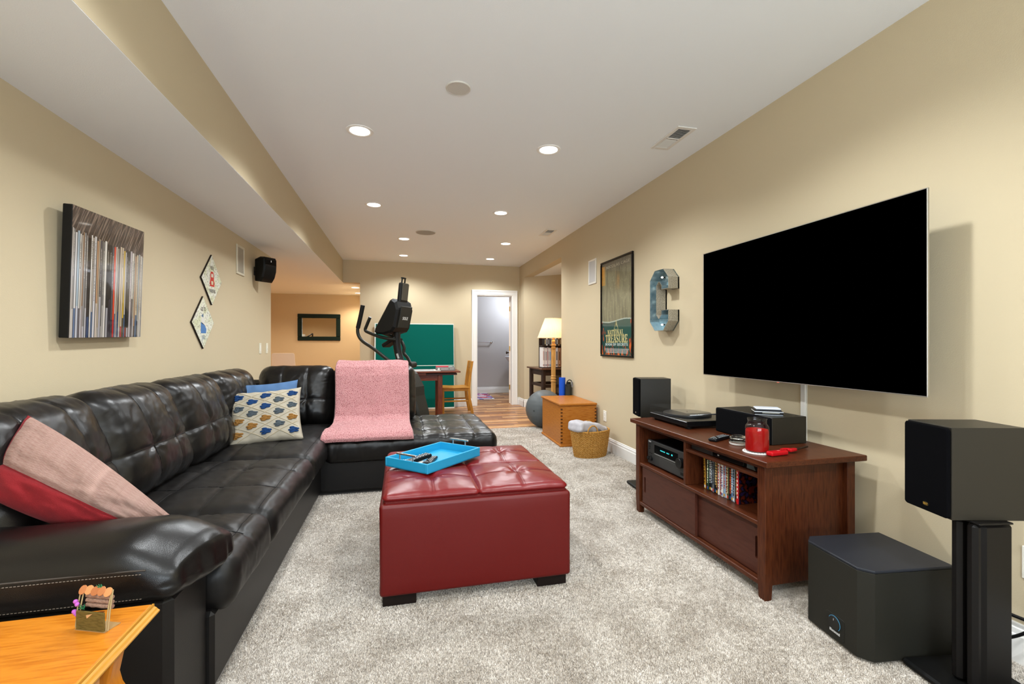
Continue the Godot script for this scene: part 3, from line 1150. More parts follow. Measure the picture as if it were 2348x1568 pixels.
func ottoman():
	var lm := leather("red_leather", "5e0d0b", 0.42, 0.04)
	var lc := leather("red_leather_top", "6e1214", 0.30, 0.05)
	var o := wthing("storage_ottoman", "square dark red leather ottoman with four-panel tufted lid", "ottoman", Vector3(0.34, 0, -2.43))
	var x0 := -0.092
	var x1 := 0.772
	var z0 := -2.012
	var z1 := -2.86
	var body := G.new().at(Vector3((x0 + x1) / 2, 0.2525, (z0 + z1) / 2))
	body.soft(Vector3(x1 - x0, 0.395, z0 - z1), 0.016, Vector3i(16, 8, 16), func(p: Vector3, n: Vector3) -> Vector3:
		var k := wr.get_noise_3d(p.x * 0.4, p.y * 0.4, p.z * 0.4) * 0.0022
		return p + n * (k * (1.0 - absf(n.y))))
	obj("body", body, lm, o)
	var lid := G.new().bb(x0 + 0.018, x1 - 0.018, 0.44, 0.462, z1 + 0.018, z0 - 0.018, 0.006)
	obj("lid_tray", lid, lm, o)
	for ix in 2:
		for iz in 2:
			var cx := lerpf(x0 + 0.016, x1 - 0.016, 0.25 + 0.5 * ix)
			var cz := lerpf(z0 - 0.016, z1 + 0.016, 0.25 + 0.5 * iz)
			var g := G.new().at(Vector3(cx, 0.471, cz))
			var sm := pad(g, Vector3((x1 - x0 - 0.032) / 2 - 0.005, 0.036, (z0 - z1 - 0.032) / 2 - 0.005), 0.016, 0.024, [0.012, 0.022], [0.002, 0.013], 0.0035, 30.0 + ix * 2 + iz * 5, 0.0016, Vector3i(46, 2, 46), Vector2(0.7, 0.7))
			obj("seam", sm, mat("5c0f12", 0.5), obj("lid_cushion", g, lc, o))
	for ix in [x0 + 0.012, x1 - 0.155]:
		for iz in [z0 - 0.03, z1 + 0.17]:
			obj("leg", G.new().bb(ix, ix + 0.143, 0.0, 0.056, iz - 0.14, iz, 0.004), mat("1d1512", 0.45), o)
	# tray
	var tm := StandardMaterial3D.new()
	tm.albedo_color = hexc("1e96c2")
	tm.roughness = 0.4
	tri_scale(tm, Vector3.ONE * 8.0)
	bump(tm, tex.fine, 0.03)
	var t := thing("serving_tray", "turquoise rectangular tray with two silver handles on the red ottoman", "tray", Vector3(0.172, 0.513, -2.47), 44.6)
	var L := 0.43
	var W := 0.288
	obj("tray_floor", G.new().box(Vector3(0, 0.004, 0), Vector3(L, 0.008, W), 0.002), tm, t)
	for s in [-1.0, 1.0]:
		obj("long_wall", G.new().box(Vector3(0, 0.024, s * (W / 2 - 0.005)), Vector3(L, 0.047, 0.01), 0.0018), tm, t)
		obj("end_wall", G.new().box(Vector3(s * (L / 2 - 0.005), 0.024, 0), Vector3(0.01, 0.047, W - 0.018), 0.0018), tm, t)
		var hd := G.new()
		hd.cyl(Vector3(s * (L / 2 - 0.005), 0.075, -0.066), Vector3(s * (L / 2 - 0.005), 0.075, 0.066), 0.0052, 14, 0.001)
		for z in [-0.044, 0.044]:
			hd.cyl(Vector3(s * (L / 2 - 0.005), 0.046, z), Vector3(s * (L / 2 - 0.005), 0.072, z), 0.0038, 10)
		obj("handle", hd, mat("c9c7c2", 0.28, 0.5, 1.0), t)
	# remotes in the tray
	remote("remote_control", "white and silver remote lying under the black one in the turquoise tray", Vector3(0.052, 0.5275, -2.418), 62.0, Vector3(0.034, 0.012, 0.12), "d6d4d0", "38383a", 3, 6, 0.0)
	remote("remote_control", "thick black curved remote propped on the white remote in the turquoise tray", Vector3(0.085, 0.5445, -2.408), -52.0, Vector3(0.046, 0.020, 0.15), "121416", "b9bcc0", 3, 7, 5.0)
	remote("remote_control", "flat black remote with white lettered keys in the turquoise tray", Vector3(0.148, 0.5285, -2.425), -18.0, Vector3(0.046, 0.014, 0.14), "1a1a1c", "a9abad", 4, 8, 0.0)


func remote(called: String, label: String, where: Vector3, turn: float, s: Vector3, body: String, key: String, nx: int, nz: int, tilt: float):
	var r := thing(called, label, "remote control", where, turn)
	r.rotation_degrees.x = tilt
	var g := G.new()
	g.soft(s, minf(s.y * 0.45, 0.008), Vector3i(6, 2, 14), func(p: Vector3, n: Vector3) -> Vector3:
		var q := p
		q.x *= 1.0 - 0.10 * sin((p.z / s.z + 0.5) * PI)
		q.y += 0.10 * s.y * cos(p.z / s.z * PI) * smoothstep(0.0, 0.5, n.y)
		return q)
	obj("casing", g, mat(body, 0.35), r)
	var b := G.new()
	for i in nx:
		for j in nz:
			if (i * 7 + j * 3) % 5 == 0 and j > 2:
				continue
			var x := (float(i) / (nx - 1) - 0.5) * s.x * 0.62
			var z := (float(j) / (nz - 1) - 0.5) * s.z * 0.78
			b.box(Vector3(x, s.y * 0.5 + 0.10 * s.y * cos(z / s.z * PI), z), Vector3(s.x * 0.12, 0.0022, s.z * 0.045), 0.0006)
	obj("key", b, mat(key, 0.5), r).set_meta("kind", "stuff")


func side_table():
	var wx := wood("pine", ["a85c10", "b86c18", "c47a22", "bc711d", "aa6012"], 0, 0.28, 0.8, 7.0, 61)
	var wz := wood("pine", ["a85c10", "b86c18", "c47a22", "bc711d", "aa6012"], 2, 0.28, 0.8, 7.0, 61)
	var wy := wood("pine", ["a85c10", "b86c18", "c47a22", "bc711d", "aa6012"], 1, 0.28, 0.8, 7.0, 61)
	var t := wthing("side_table", "honey pine side table with moulded edge before the sofa arm", "table", Vector3(-0.9, 0, -0.98))
	var xr := -0.582
	var xl := -1.22
	var zf := -1.298
	var zn := -0.62
	obj("tabletop", G.new().bb(xl, xr - 0.014, 0.482, 0.50, zf, zn, 0.003), wx, t)
	# moulded edge: stepped ogee along the right-hand end
	var prof := PackedVector2Array([Vector2(0, 0.0), Vector2(0.013, 0.0), Vector2(0.016, 0.004), Vector2(0.016, 0.007), Vector2(0.012, 0.010), Vector2(0.009, 0.014), Vector2(0.0045, 0.017), Vector2(0.004, 0.0235), Vector2(0.0, 0.0235)])
	var eg := G.new().frame(Vector3(xr - 0.0145, 0.4765, zn), Vector3(1, 0, 0), Vector3(0, 1, 0), Vector3(0, 0, 1))
	eg.t = Transform3D(Basis(Vector3(1, 0, 0), Vector3(0, 1, 0), Vector3(0, 0, 1)), Vector3(xr - 0.0145, 0.4765, zf))
	eg.prism(prof, zn - zf)
	obj("moulded_edge", eg, wood("pine_dark", ["a9701f", "b8802c", "c08a36", "ab7422"], 2, 0.35, 0.8, 14.0, 62), t)
	# apron with a scalloped lower edge
	var ap := PackedVector2Array()
	ap.append(Vector2(0, 0.0))
	for i in 21:
		var u := i / 20.0
		ap.append(Vector2(u * 0.42, -0.055 - 0.055 * pow(absf(cos(u * PI)), 1.5)))
	ap.append(Vector2(0.42, 0.0))
	var ag := G.new()
	ag.t = Transform3D(Basis(Vector3(0, 0, 1), Vector3(0, 1, 0), Vector3(-1, 0, 0)), Vector3(-0.635, 0.478, zf + 0.13))
	ag.prism(ap, 0.018, 0.001)
	obj("apron", ag, wood("pine_apron", ["b0713c", "be8149", "c58b53", "b47842"], 2, 0.4, 0.8, 8.0, 63), t)
	# thin inlaid line on the apron
	var inl := []
	for i in 15:
		var u := i / 14.0
		inl.append(Vector3(-0.6345, 0.455 - 0.04 * pow(u, 0.8) , zf + 0.17 + 0.02 * sin(u * 3.0) + u * 0.22))
	obj("carved_line", G.new().tube(inl, 0.0012, 5), mat("8a5426", 0.6), t)
	# sawn bracket legs with a swelling knee
	var lg := PackedVector2Array([Vector2(0.0, 0.0), Vector2(0.06, 0.0), Vector2(0.062, -0.03), Vector2(0.055, -0.065), Vector2(0.05, -0.09), Vector2(0.056, -0.115), Vector2(0.075, -0.15), Vector2(0.083, -0.19), Vector2(0.080, -0.24), Vector2(0.066, -0.30), Vector2(0.052, -0.36), Vector2(0.05, -0.42), Vector2(0.062, -0.478), Vector2(0.0, -0.478), Vector2(-0.012, -0.42), Vector2(0.0, -0.34), Vector2(0.02, -0.26), Vector2(0.022, -0.20), Vector2(0.006, -0.14), Vector2(-0.004, -0.08)])
	for z in [zf + 0.06, zn - 0.1]:
		for s in [1.0, -1.0]:
			var g := G.new()
			if s > 0:
				g.t = Transform3D(Basis.IDENTITY, Vector3(-0.682, 0.478, z))
			else:
				g.t = Transform3D(Basis(Vector3(-1, 0, 0), Vector3(0, 1, 0), Vector3(0, 0, -1)), Vector3(-1.12, 0.478, z + 0.045))
			g.prism(lg, 0.045, 0.004, 0)
			obj("leg", g, wy, t)
	obj("apron", G.new().bb(-1.15, -0.69, 0.39, 0.478, zf + 0.07, zf + 0.09), wx, t)
	for k in [Vector3(-0.705, 0.5004, -1.235), Vector3(-0.70, 0.5004, -1.285)]:
		var kg := G.new().at(k)
		kg.lathe([Vector2(0.0115, 0.0), Vector2(0.009, 0.0004), Vector2(0, 0.0006)], 20, true, 1.0, 0.42)
		obj("knot", kg, mat("5e2f0c", 0.4), t)
	# little log cabin
	var c := thing("cabin_ornament", "tiny log cabin ornament with moss and purple flowers on the pine table", "ornament", Vector3(-0.668, 0.5, -1.222), -22.0)
	obj("backboard", G.new().box(Vector3(0, 0.022, 0.016), Vector3(0.072, 0.042, 0.004), 0.0006), wood("old_board", ["4a3d16", "5c4d20", "6b5a2a", "52441b"], 0, 0.8, 6.0, 40.0, 64), c)
	obj("base", G.new().box(Vector3(0, 0.001, 0.0), Vector3(0.078, 0.002, 0.036)), mat("9b7a4e", 0.8), c)
	obj("wood_chip", G.new().at(Vector3(-0.008, 0.036, 0.0182)).prism(PackedVector2Array([Vector2(0, 0), Vector2(0.016, 0.004), Vector2(0.002, -0.007)]), 0.0008), mat("c79a6c", 0.8), c)
	for i in 3:
		var lgm := []
		for k in 9:
			lgm.append(Vector3(-0.03 + 0.066 * k / 8.0, 0.0475 + i * 0.0105 + 0.0006 * sin(k * 2.1 + i), -0.002 + 0.0004 * cos(k * 3.0)))
		obj("log", G.new().tube(lgm, [0.005, 0.0052, 0.0054, 0.005, 0.0053, 0.0055, 0.0052, 0.0053, 0.005], 9), wood("bark", ["5b4436", "7c6252", "a08070", "8b6b58", "6a5040"], 0, 0.9, 10.0, 60.0, 65), c)
	for i in 5:
		var sh := G.new().at(Vector3(-0.036 + i * 0.0165, 0.0815 + 0.001 * (i % 2), 0.002), Vector3(58, 8 * (i % 3 - 1), 0))
		sh.lathe([Vector2(0, 0), Vector2(0.0098, 0), Vector2(0.0098, 0.002), Vector2(0, 0.0026)], 12)
		obj("shingle", sh, mat(["b9774a", "c48a58", "a9683e"][i % 3], 0.8), c)
	for x in [0.036, 0.041, -0.036, -0.044]:
		obj("twig", G.new().tube([Vector3(x, 0.002, 0.012), Vector3(x + 0.001, 0.05, 0.008), Vector3(x - 0.001, 0.087 if x > 0.04 else 0.078, 0.0)], 0.0014, 6), mat("a8946a", 0.8), c)
	for i in 5:
		obj("flower", G.new().ball(Vector3(-0.040 - 0.004 * (i % 3), 0.036 + 0.006 * i if i > 2 else 0.031 + 0.003 * i, 0.012), Vector3.ONE * 0.0048, 8), mat("b45fb8", 0.8), c)
	var ms := G.new()
	var r := RandomNumberGenerator.new()
	r.seed = 3
	for i in 26:
		var o := Vector3(-0.033 + r.randf() * 0.012, 0.043 + r.randf() * 0.008, 0.012) if i < 16 else Vector3(0.0 + r.randf() * 0.012, 0.088 + r.randf() * 0.004, -0.001)
		ms.tube([o, o + Vector3(r.randf_range(-0.008, 0.008), r.randf_range(0.0, 0.007), r.randf_range(-0.004, 0.004))], 0.0006, 4)
	var mo := obj("moss", ms, mat("2f7a50", 0.9), c)
	mo.set_meta("kind", "stuff")


const CHERRY := ["36150b", "45200f", "542a15", "4a2312", "3a180c"]


func cherry(axis: int) -> StandardMaterial3D:
	return wood("cherry", CHERRY, axis, 0.34, 0.7, 8.0, 71)


# a panel in local x, y (0..w, 0..h), thickness t along z, with a long upright slot cut through
func slot_panel(g: G, w: float, h: float, t: float, cx: float, cy: float, sw: float, sh: float):
	var r := sw / 2
	var arc := []
	for i in 9:
		arc.append(Vector2(cx + r * cos(PI * i / 8.0), cy + sh / 2 - r + r * sin(PI * i / 8.0)))
	for i in 9:
		arc.append(Vector2(cx - r * cos(PI * i / 8.0), cy - sh / 2 + r - r * sin(PI * i / 8.0)))
	for zz in [0.0, t]:
		var o := Vector3(0, 0, 1.0 if zz > 0 else -1.0)
		g.face([Vector3(0, 0, zz), Vector3(cx - r, 0, zz), Vector3(cx - r, h, zz), Vector3(0, h, zz)], o)
		g.face([Vector3(cx + r, 0, zz), Vector3(w, 0, zz), Vector3(w, h, zz), Vector3(cx + r, h, zz)], o)
		g.face([Vector3(cx - r, cy + sh / 2, zz), Vector3(cx + r, cy + sh / 2, zz), Vector3(cx + r, h, zz), Vector3(cx - r, h, zz)], o)
		g.face([Vector3(cx - r, 0, zz), Vector3(cx + r, 0, zz), Vector3(cx + r, cy - sh / 2, zz), Vector3(cx - r, cy - sh / 2, zz)], o)
		for i in 8:
			var c := Vector3(cx + (r if i < 4 else -r), cy + sh / 2, zz)
			g.face([c, Vector3(arc[i].x, arc[i].y, zz), Vector3(arc[i + 1].x, arc[i + 1].y, zz)], o)
			var c2 := Vector3(cx + (-r if i < 4 else r), cy - sh / 2, zz)
			g.face([c2, Vector3(arc[9 + i].x, arc[9 + i].y, zz), Vector3(arc[10 + i].x, arc[10 + i].y, zz)], o)
		g.face([Vector3(cx - r, cy + sh / 2, zz), Vector3(cx + r, cy + sh / 2, zz), Vector3(arc[4].x, arc[4].y, zz)], o)
		g.face([Vector3(cx - r, cy - sh / 2, zz), Vector3(cx + r, cy - sh / 2, zz), Vector3(arc[13].x, arc[13].y, zz)], o)
	for i in 18:
		var a: Vector2 = arc[i]
		var b: Vector2 = arc[(i + 1) % 18]
		g.face([Vector3(a.x, a.y, 0), Vector3(b.x, b.y, 0), Vector3(b.x, b.y, t), Vector3(a.x, a.y, t)], Vector3(cx - a.x, cy - a.y, 0))
	g.face([Vector3(0, 0, 0), Vector3(0, h, 0), Vector3(0, h, t), Vector3(0, 0, t)], Vector3.LEFT)
	g.face([Vector3(w, 0, 0), Vector3(w, h, 0), Vector3(w, h, t), Vector3(w, 0, t)], Vector3.RIGHT)
	g.face([Vector3(0, h, 0), Vector3(w, h, 0), Vector3(w, h, t), Vector3(0, h, t)], Vector3.UP)
	g.face([Vector3(0, 0, 0), Vector3(w, 0, 0), Vector3(w, 0, t), Vector3(0, 0, t)], Vector3.DOWN)


func tapered_leg(g: G, x0: float, x1: float, z0: float, z1: float, y0: float, y1: float, inset: float):
	# straight down to 12 cm, then drawn in towards the foot
	g.bb(x0, x1, 0.12, y1, z0, z1, 0.003)
	var a := [Vector3(x0, 0.123, z0), Vector3(x1, 0.123, z0), Vector3(x1, 0.123, z1), Vector3(x0, 0.123, z1)]
	var c := Vector3((x0 + x1) / 2, 0, (z0 + z1) / 2)
	var b := []
	for p in a:
		b.append(Vector3(lerpf(p.x, c.x, inset), y0, lerpf(p.z, c.z, inset)))
	for i in 4:
		var j := (i + 1) % 4
		g.face([a[i], a[j], b[j], b[i]], (a[i] + a[j]) / 2 - Vector3(c.x, 0.123, c.z))
	g.face(b, Vector3.DOWN)


func media_stand():
	var s := wthing("media_stand", "cherry wood media stand with two sliding doors under the television", "tv stand", Vector3(1.8, 0, -2.25))
	var x0 := 1.555
	var x1 := 2.055
	var z0 := -2.825
	var z1 := -1.685
	obj("top", G.new().bb(1.533, 2.085, 0.600, 0.626, -2.865, -1.652, 0.003), cherry(2), s)
	for zz in [[z0, z0 + 0.048], [z1 - 0.048, z1]]:
		for xx in [[x0, x0 + 0.042], [x1 - 0.045, x1]]:
			var g := G.new()
			tapered_leg(g, xx[0], xx[1], zz[0], zz[1], 0.0, 0.60, 0.22)
			obj("leg", g, cherry(1), s)
	obj("end_panel", G.new().bb(x0 + 0.042, x1 - 0.045, 0.055, 0.60, z1 - 0.044, z1 - 0.026), cherry(1), s)
	obj("end_panel", G.new().bb(x0 + 0.042, x1 - 0.045, 0.055, 0.60, z0 + 0.026, z0 + 0.044), cherry(1), s)
	obj("back_panel", G.new().bb(x1 - 0.022, x1 - 0.012, 0.06, 0.60, z0 + 0.04, z1 - 0.04), cherry(2), s)
	obj("middle_shelf", G.new().bb(x0 + 0.003, x1 - 0.02, 0.322, 0.341, z0 + 0.046, z1 - 0.046, 0.002), cherry(2), s)
	obj("divider", G.new().bb(x0 + 0.005, x1 - 0.02, 0.341, 0.60, -2.292, -2.272, 0.002), cherry(1), s)
	obj("upper_shelf", G.new().bb(x0 + 0.006, x1 - 0.02, 0.532, 0.547, -2.272, z1 - 0.046, 0.002), cherry(2), s)
	obj("top_rail", G.new().bb(x0 + 0.004, x0 + 0.02, 0.582, 0.60, z0 + 0.046, z1 - 0.046, 0.002), cherry(2), s)
	obj("bottom_rail", G.new().bb(x0 + 0.003, x1 - 0.02, 0.058, 0.080, z0 + 0.046, z1 - 0.046, 0.002), cherry(2), s)
	obj("door_track", G.new().bb(x0 + 0.012, x0 + 0.014, 0.08, 0.086, z0 + 0.046, z1 - 0.046).bb(x0 + 0.030, x0 + 0.032, 0.08, 0.086, z0 + 0.046, z1 - 0.046), cherry(2), s)
	var dm := wood("cherry_door", ["44211a", "4a271d", "4e2a20", "47241a"], 2, 0.38, 0.9, 5.0, 72)
	# doors: local x runs towards the camera along +z, local z faces the room (-x)
	for d in [[-2.752, 0.56, 0.030, 0.050, x0 + 0.026], [-2.236, 0.505, 0.468, 0.048, x0 + 0.046]]:
		var g := G.new()
		g.t = Transform3D(Basis(Vector3(0, 0, 1), Vector3(0, 1, 0), Vector3(-1, 0, 0)), Vector3(d[4], 0.0835, d[0]))
		slot_panel(g, d[1], 0.2365, 0.016, d[2], 0.122, 0.018, 0.105)
		var door := obj("door", g, dm, s)
		var pl := G.new()
		pl.t = g.t
		pl.box(Vector3(d[2], 0.122, 0.002), Vector3(0.017, 0.104, 0.003))
		obj("slot_pull", pl, mat("2a120a", 0.5), door)


func stand_contents():
	# receiver
	var r := wthing("av_receiver", "dark grey receiver with lit display in the stand's left bay", "receiver", Vector3(1.76, 0.345, -2.52))
	var zl := -2.742
	var zr := -2.306
	var grey := mat("3a3b3b", 0.42, 0.5, 0.25)
	obj("chassis", G.new().bb(1.61, 1.95, 0.355, 0.498, zl + 0.004, zr - 0.004, 0.003), mat("161616", 0.5), r)
	obj("faceplate", G.new().bb(1.598, 1.612, 0.351, 0.504, zl, zr, 0.002), grey, r)
	obj("lower_panel", G.new().bb(1.5965, 1.599, 0.356, 0.415, -2.60, zr + 0.005, 0.001), mat("414242", 0.45, 0.5, 0.25), r)
	obj("display", G.new().bb(1.5962, 1.599, 0.432, 0.484, -2.66, -2.40, 0.001), mat("07090a", 0.15), r)
	var cy := glow("35c3c9", 1.0)
	var q := G.new()
	for k in 9:
		if k != 5:
			q.box(Vector3(1.5957, 0.462, -2.585 + k * 0.0115), Vector3(0.0006, 0.006 + 0.002 * (k % 2), 0.006))
	q.box(Vector3(1.5957, 0.462, -2.46), Vector3(0.0006, 0.009, 0.012))
	obj("display_digits", q, cy, r).set_meta("kind", "stuff")
	var st := G.new()
	for k in 15:
		st.bb(1.5945, 1.5985, 0.4245, 0.4285, -2.655 + k * 0.0172, -2.641 + k * 0.0172, 0.0006)
	obj("button_strip", st, mat("b9bab8", 0.35, 0.5, 0.6), r)
	var kn := G.new()
	kn.cyl(Vector3(1.60, 0.44, -2.362), Vector3(1.572, 0.44, -2.362), 0.030, 36, 0.002)
	obj("volume_knob", kn, mat("3a3a3a", 0.25, 0.5, 0.8), r)
	for z in [-2.722, -2.69]:
		obj("small_knob", G.new().cyl(Vector3(1.60, 0.385, z), Vector3(1.584, 0.385, z), 0.0105, 20, 0.001), mat("141414", 0.4), r)
	for p in [Vector3(1.598, 0.478, -2.715), Vector3(1.598, 0.462, -2.715), Vector3(1.598, 0.448, -2.717), Vector3(1.598, 0.42, -2.712), Vector3(1.598, 0.42, -2.69), Vector3(1.598, 0.40, -2.70)]:
		obj("button", G.new().cyl(p, p - Vector3(0.003, 0, 0), 0.004, 12), mat("1c1c1c", 0.4), r)
	obj("socket_panel", G.new().bb(1.596, 1.5985, 0.366, 0.384, -2.375, -2.322, 0.0006), mat("101010", 0.3), r)
	var fb := Basis(Vector3(0, 0, 1), Vector3(0, 1, 0), Vector3(-1, 0, 0))
	text("ONKYO", 0.007, mat("d8d8d8", 0.4), r, Vector3(1.5975, 0.4945, -2.715), fb, "brand_lettering", 0.03)
	for z in [zl + 0.05, zr - 0.05]:
		for x in [1.63, 1.90]:
			obj("foot", G.new().cyl(Vector3(x, 0.3405, z), Vector3(x, 0.356, z), 0.018, 16), mat("0c0c0c", 0.5), r)
	# what lies on the upper shelf
	var b := wthing("disc_player", "flat dark grey disc player on the stand's narrow upper shelf", "disc player", Vector3(1.70, 0.547, -2.13))
	obj("chassis", G.new().bb(1.60, 1.82, 0.55, 0.586, -2.262, -1.86, 0.002), mat("121212", 0.45), b)
	obj("front_plate", G.new().bb(1.592, 1.602, 0.5485, 0.586, -2.262, -2.085, 0.0015), mat("353535", 0.4, 0.5, 0.3), b)
	obj("black_front", G.new().bb(1.593, 1.602, 0.5485, 0.586, -2.085, -1.86, 0.0015), mat("060606", 0.2), b)
	obj("badge", G.new().bb(1.5922, 1.594, 0.560, 0.566, -2.045, -2.033), mat("c8c8c8", 0.3), b)
	for fx in [1.62, 1.79]:
		for fz in [-2.24, -1.9]:
			obj("foot", G.new().bb(fx, fx + 0.02, 0.5472, 0.551, fz, fz + 0.02), mat("0a0a0a"), b)
	var rt := wthing("router_box", "small black box with a glossy slanted front at the near end of the upper shelf", "router", Vector3(1.67, 0.547, -1.78))
	obj("casing", G.new().bb(1.598, 1.74, 0.5475, 0.588, -1.845, -1.738, 0.004), mat("101214", 0.4), rt)
	var wedge := G.new()
	wedge.t = Transform3D(Basis(Vector3(0, 0, 1), Vector3(0, 1, 0), Vector3(-1, 0, 0)), Vector3(1.598, 0.550, -1.842))
	wedge.prism(PackedVector2Array([Vector2(0, 0.036), Vector2(0, 0.0), Vector2(0.055, 0.0), Vector2(0.04, 0.024)]), 0.003, 0.0006)
	obj("glossy_panel", wedge, mat("5a656a", 0.12), rt)
	var slots := G.new()
	for k in 8:
		slots.bb(1.596, 1.599, 0.553, 0.583, -1.783 + k * 0.005, -1.781 + k * 0.005)
	obj("louvres", slots, mat("20262a", 0.4), rt)
	# film cases, spines to the room
	var cols := ["c9912f", "17181a", "23402c", "151619", "26292e", "5f6468", "1b1a1c", "2e2622", "e8e2dc", "d9cfc0", "e9e6e0", "8fb0cf", "cfc4b4", "4a4a30", "26262a", "5d7fa8", "8e9aa5", "3a3430"]
	var marks := ["3a2a10", "c9912f", "d8e8d8", "e6e6e6", "b8c4cf", "20242a", "d0c090", "c89040", "b03028", "a8281f", "2f5a9c", "b03a30", "8a2a24", "c9c090", "e05a20", "e8e8e8", "303c48", "c8a060"]
	var say := ["mustard yellow film case at the left end of the row", "thin black film case next to the yellow one", "dark green and black film case, third in the row", "black film case with white lettering, fourth in the row", "charcoal film case in the left half of the row", "mid grey film case left of the middle of the row", "near black film case with a pale gold mark", "dark brown film case just left of the white ones", "white film case with a red mark, first of the pale ones", "cream film case with a dark red mark", "white film case with a blue mark", "light blue film case among the pale ones", "beige film case right of the light blue one", "olive film case right of the pale ones", "black film case with an orange mark", "steel blue film case near the right end", "blue grey film case third from the red one", "dark brown film case beside the red one"]
	var z := -2.196
	for i in cols.size():
		var wdt := 0.0142 if i != 1 else 0.009
		var c := thing("film_case", say[i], "film case", Vector3(1.628 + 0.003 * sin(i * 2.3), 0.3415, z + wdt / 2), 0.0, "film cases on the stand's middle shelf")
		if i == 0:
			c.rotation_degrees.x = -3.0
			c.position.z -= 0.004
		var hh := 0.187
		obj("spine", G.new().bb(0, 0.004, 0.0, hh, -wdt / 2 + 0.0004, wdt / 2 - 0.0004, 0.0015), mat(cols[i], 0.3), c)
		obj("cover", G.new().bb(0.0035, 0.134, 0.0, hh, -wdt / 2 + 0.0002, wdt / 2 - 0.0002, 0.001), mat("1a1a1c", 0.4), c)
		var g := G.new()
		var rr := RandomNumberGenerator.new()
		rr.seed = 200 + i
		var y := 0.03 + rr.randf() * 0.02
		while y < 0.16:
			var l := rr.randf_range(0.004, 0.014)
			g.bb(-0.0005, 0.001, y, y + l, -wdt * 0.27, wdt * rr.randf_range(0.1, 0.3))
			y += l + rr.randf_range(0.002, 0.006)
		obj("spine_print", g, mat(marks[i], 0.4), c)
		var pb := G.new().bb(-0.0004, 0.001, 0.006, 0.02, -wdt * 0.3, wdt * 0.3)
		obj("spine_badge", pb, mat(["e2e2e2", "c03028", "2f5a9c", "d8a030"][i % 4], 0.4), c)
		z += wdt
	var rc := thing("film_case", "red spined film case with dark cover at the right end of the row", "film case", Vector3(1.622, 0.3415, z + 0.009), 0.0, "film cases on the stand's middle shelf")
	obj("spine", G.new().bb(0, 0.004, 0, 0.191, -0.007, 0.0072, 0.0015), mat("c81e24", 0.3), rc)
	obj("cover", G.new().bb(0.0035, 0.136, 0, 0.191, -0.0068, 0.007, 0.001), poster_cover(), rc)
	var rg := G.new()
	for k in 7:
		rg.bb(-0.0005, 0.001, 0.03 + k * 0.02, 0.042 + k * 0.02, -0.003, 0.003)
	obj("spine_print", rg, mat("f0d8d0", 0.4), rc)


# black figure-like blot on an orange glow: only dark and warm patches
func poster_cover() -> StandardMaterial3D:
	var im := Image.create(64, 64, false, Image.FORMAT_RGB8)
	var n := noise(FastNoiseLite.TYPE_SIMPLEX, 0.07, 2, 5)
	for y in 64:
		for x in 64:
			var k := n.get_noise_2d(x, y)
			var c := hexc("120a0c").lerp(hexc("5a1d10"), clampf(k * 2.0 + 0.2, 0, 1))
			if k < -0.25:
				c = hexc("241a38")
			im.set_pixel(x, y, c)
	var m := StandardMaterial3D.new()
	m.albedo_texture = ImageTexture.create_from_image(im)
	m.roughness = 0.25
	tri_scale(m, Vector3.ONE * 5.0)
	return m


func clear_glass(a := 0.06) -> StandardMaterial3D:
	var key := "glass%s" % a
	if store.has(key):
		return store[key]
	var m := StandardMaterial3D.new()
	m.albedo_color = Color(0.25, 0.25, 0.25, a * 0.4)
	m.transparency = BaseMaterial3D.TRANSPARENCY_ALPHA
	m.roughness = 0.03
	m.metallic_specular = 0.42
	m.cull_mode = BaseMaterial3D.CULL_DISABLED
	store[key] = m
	return m


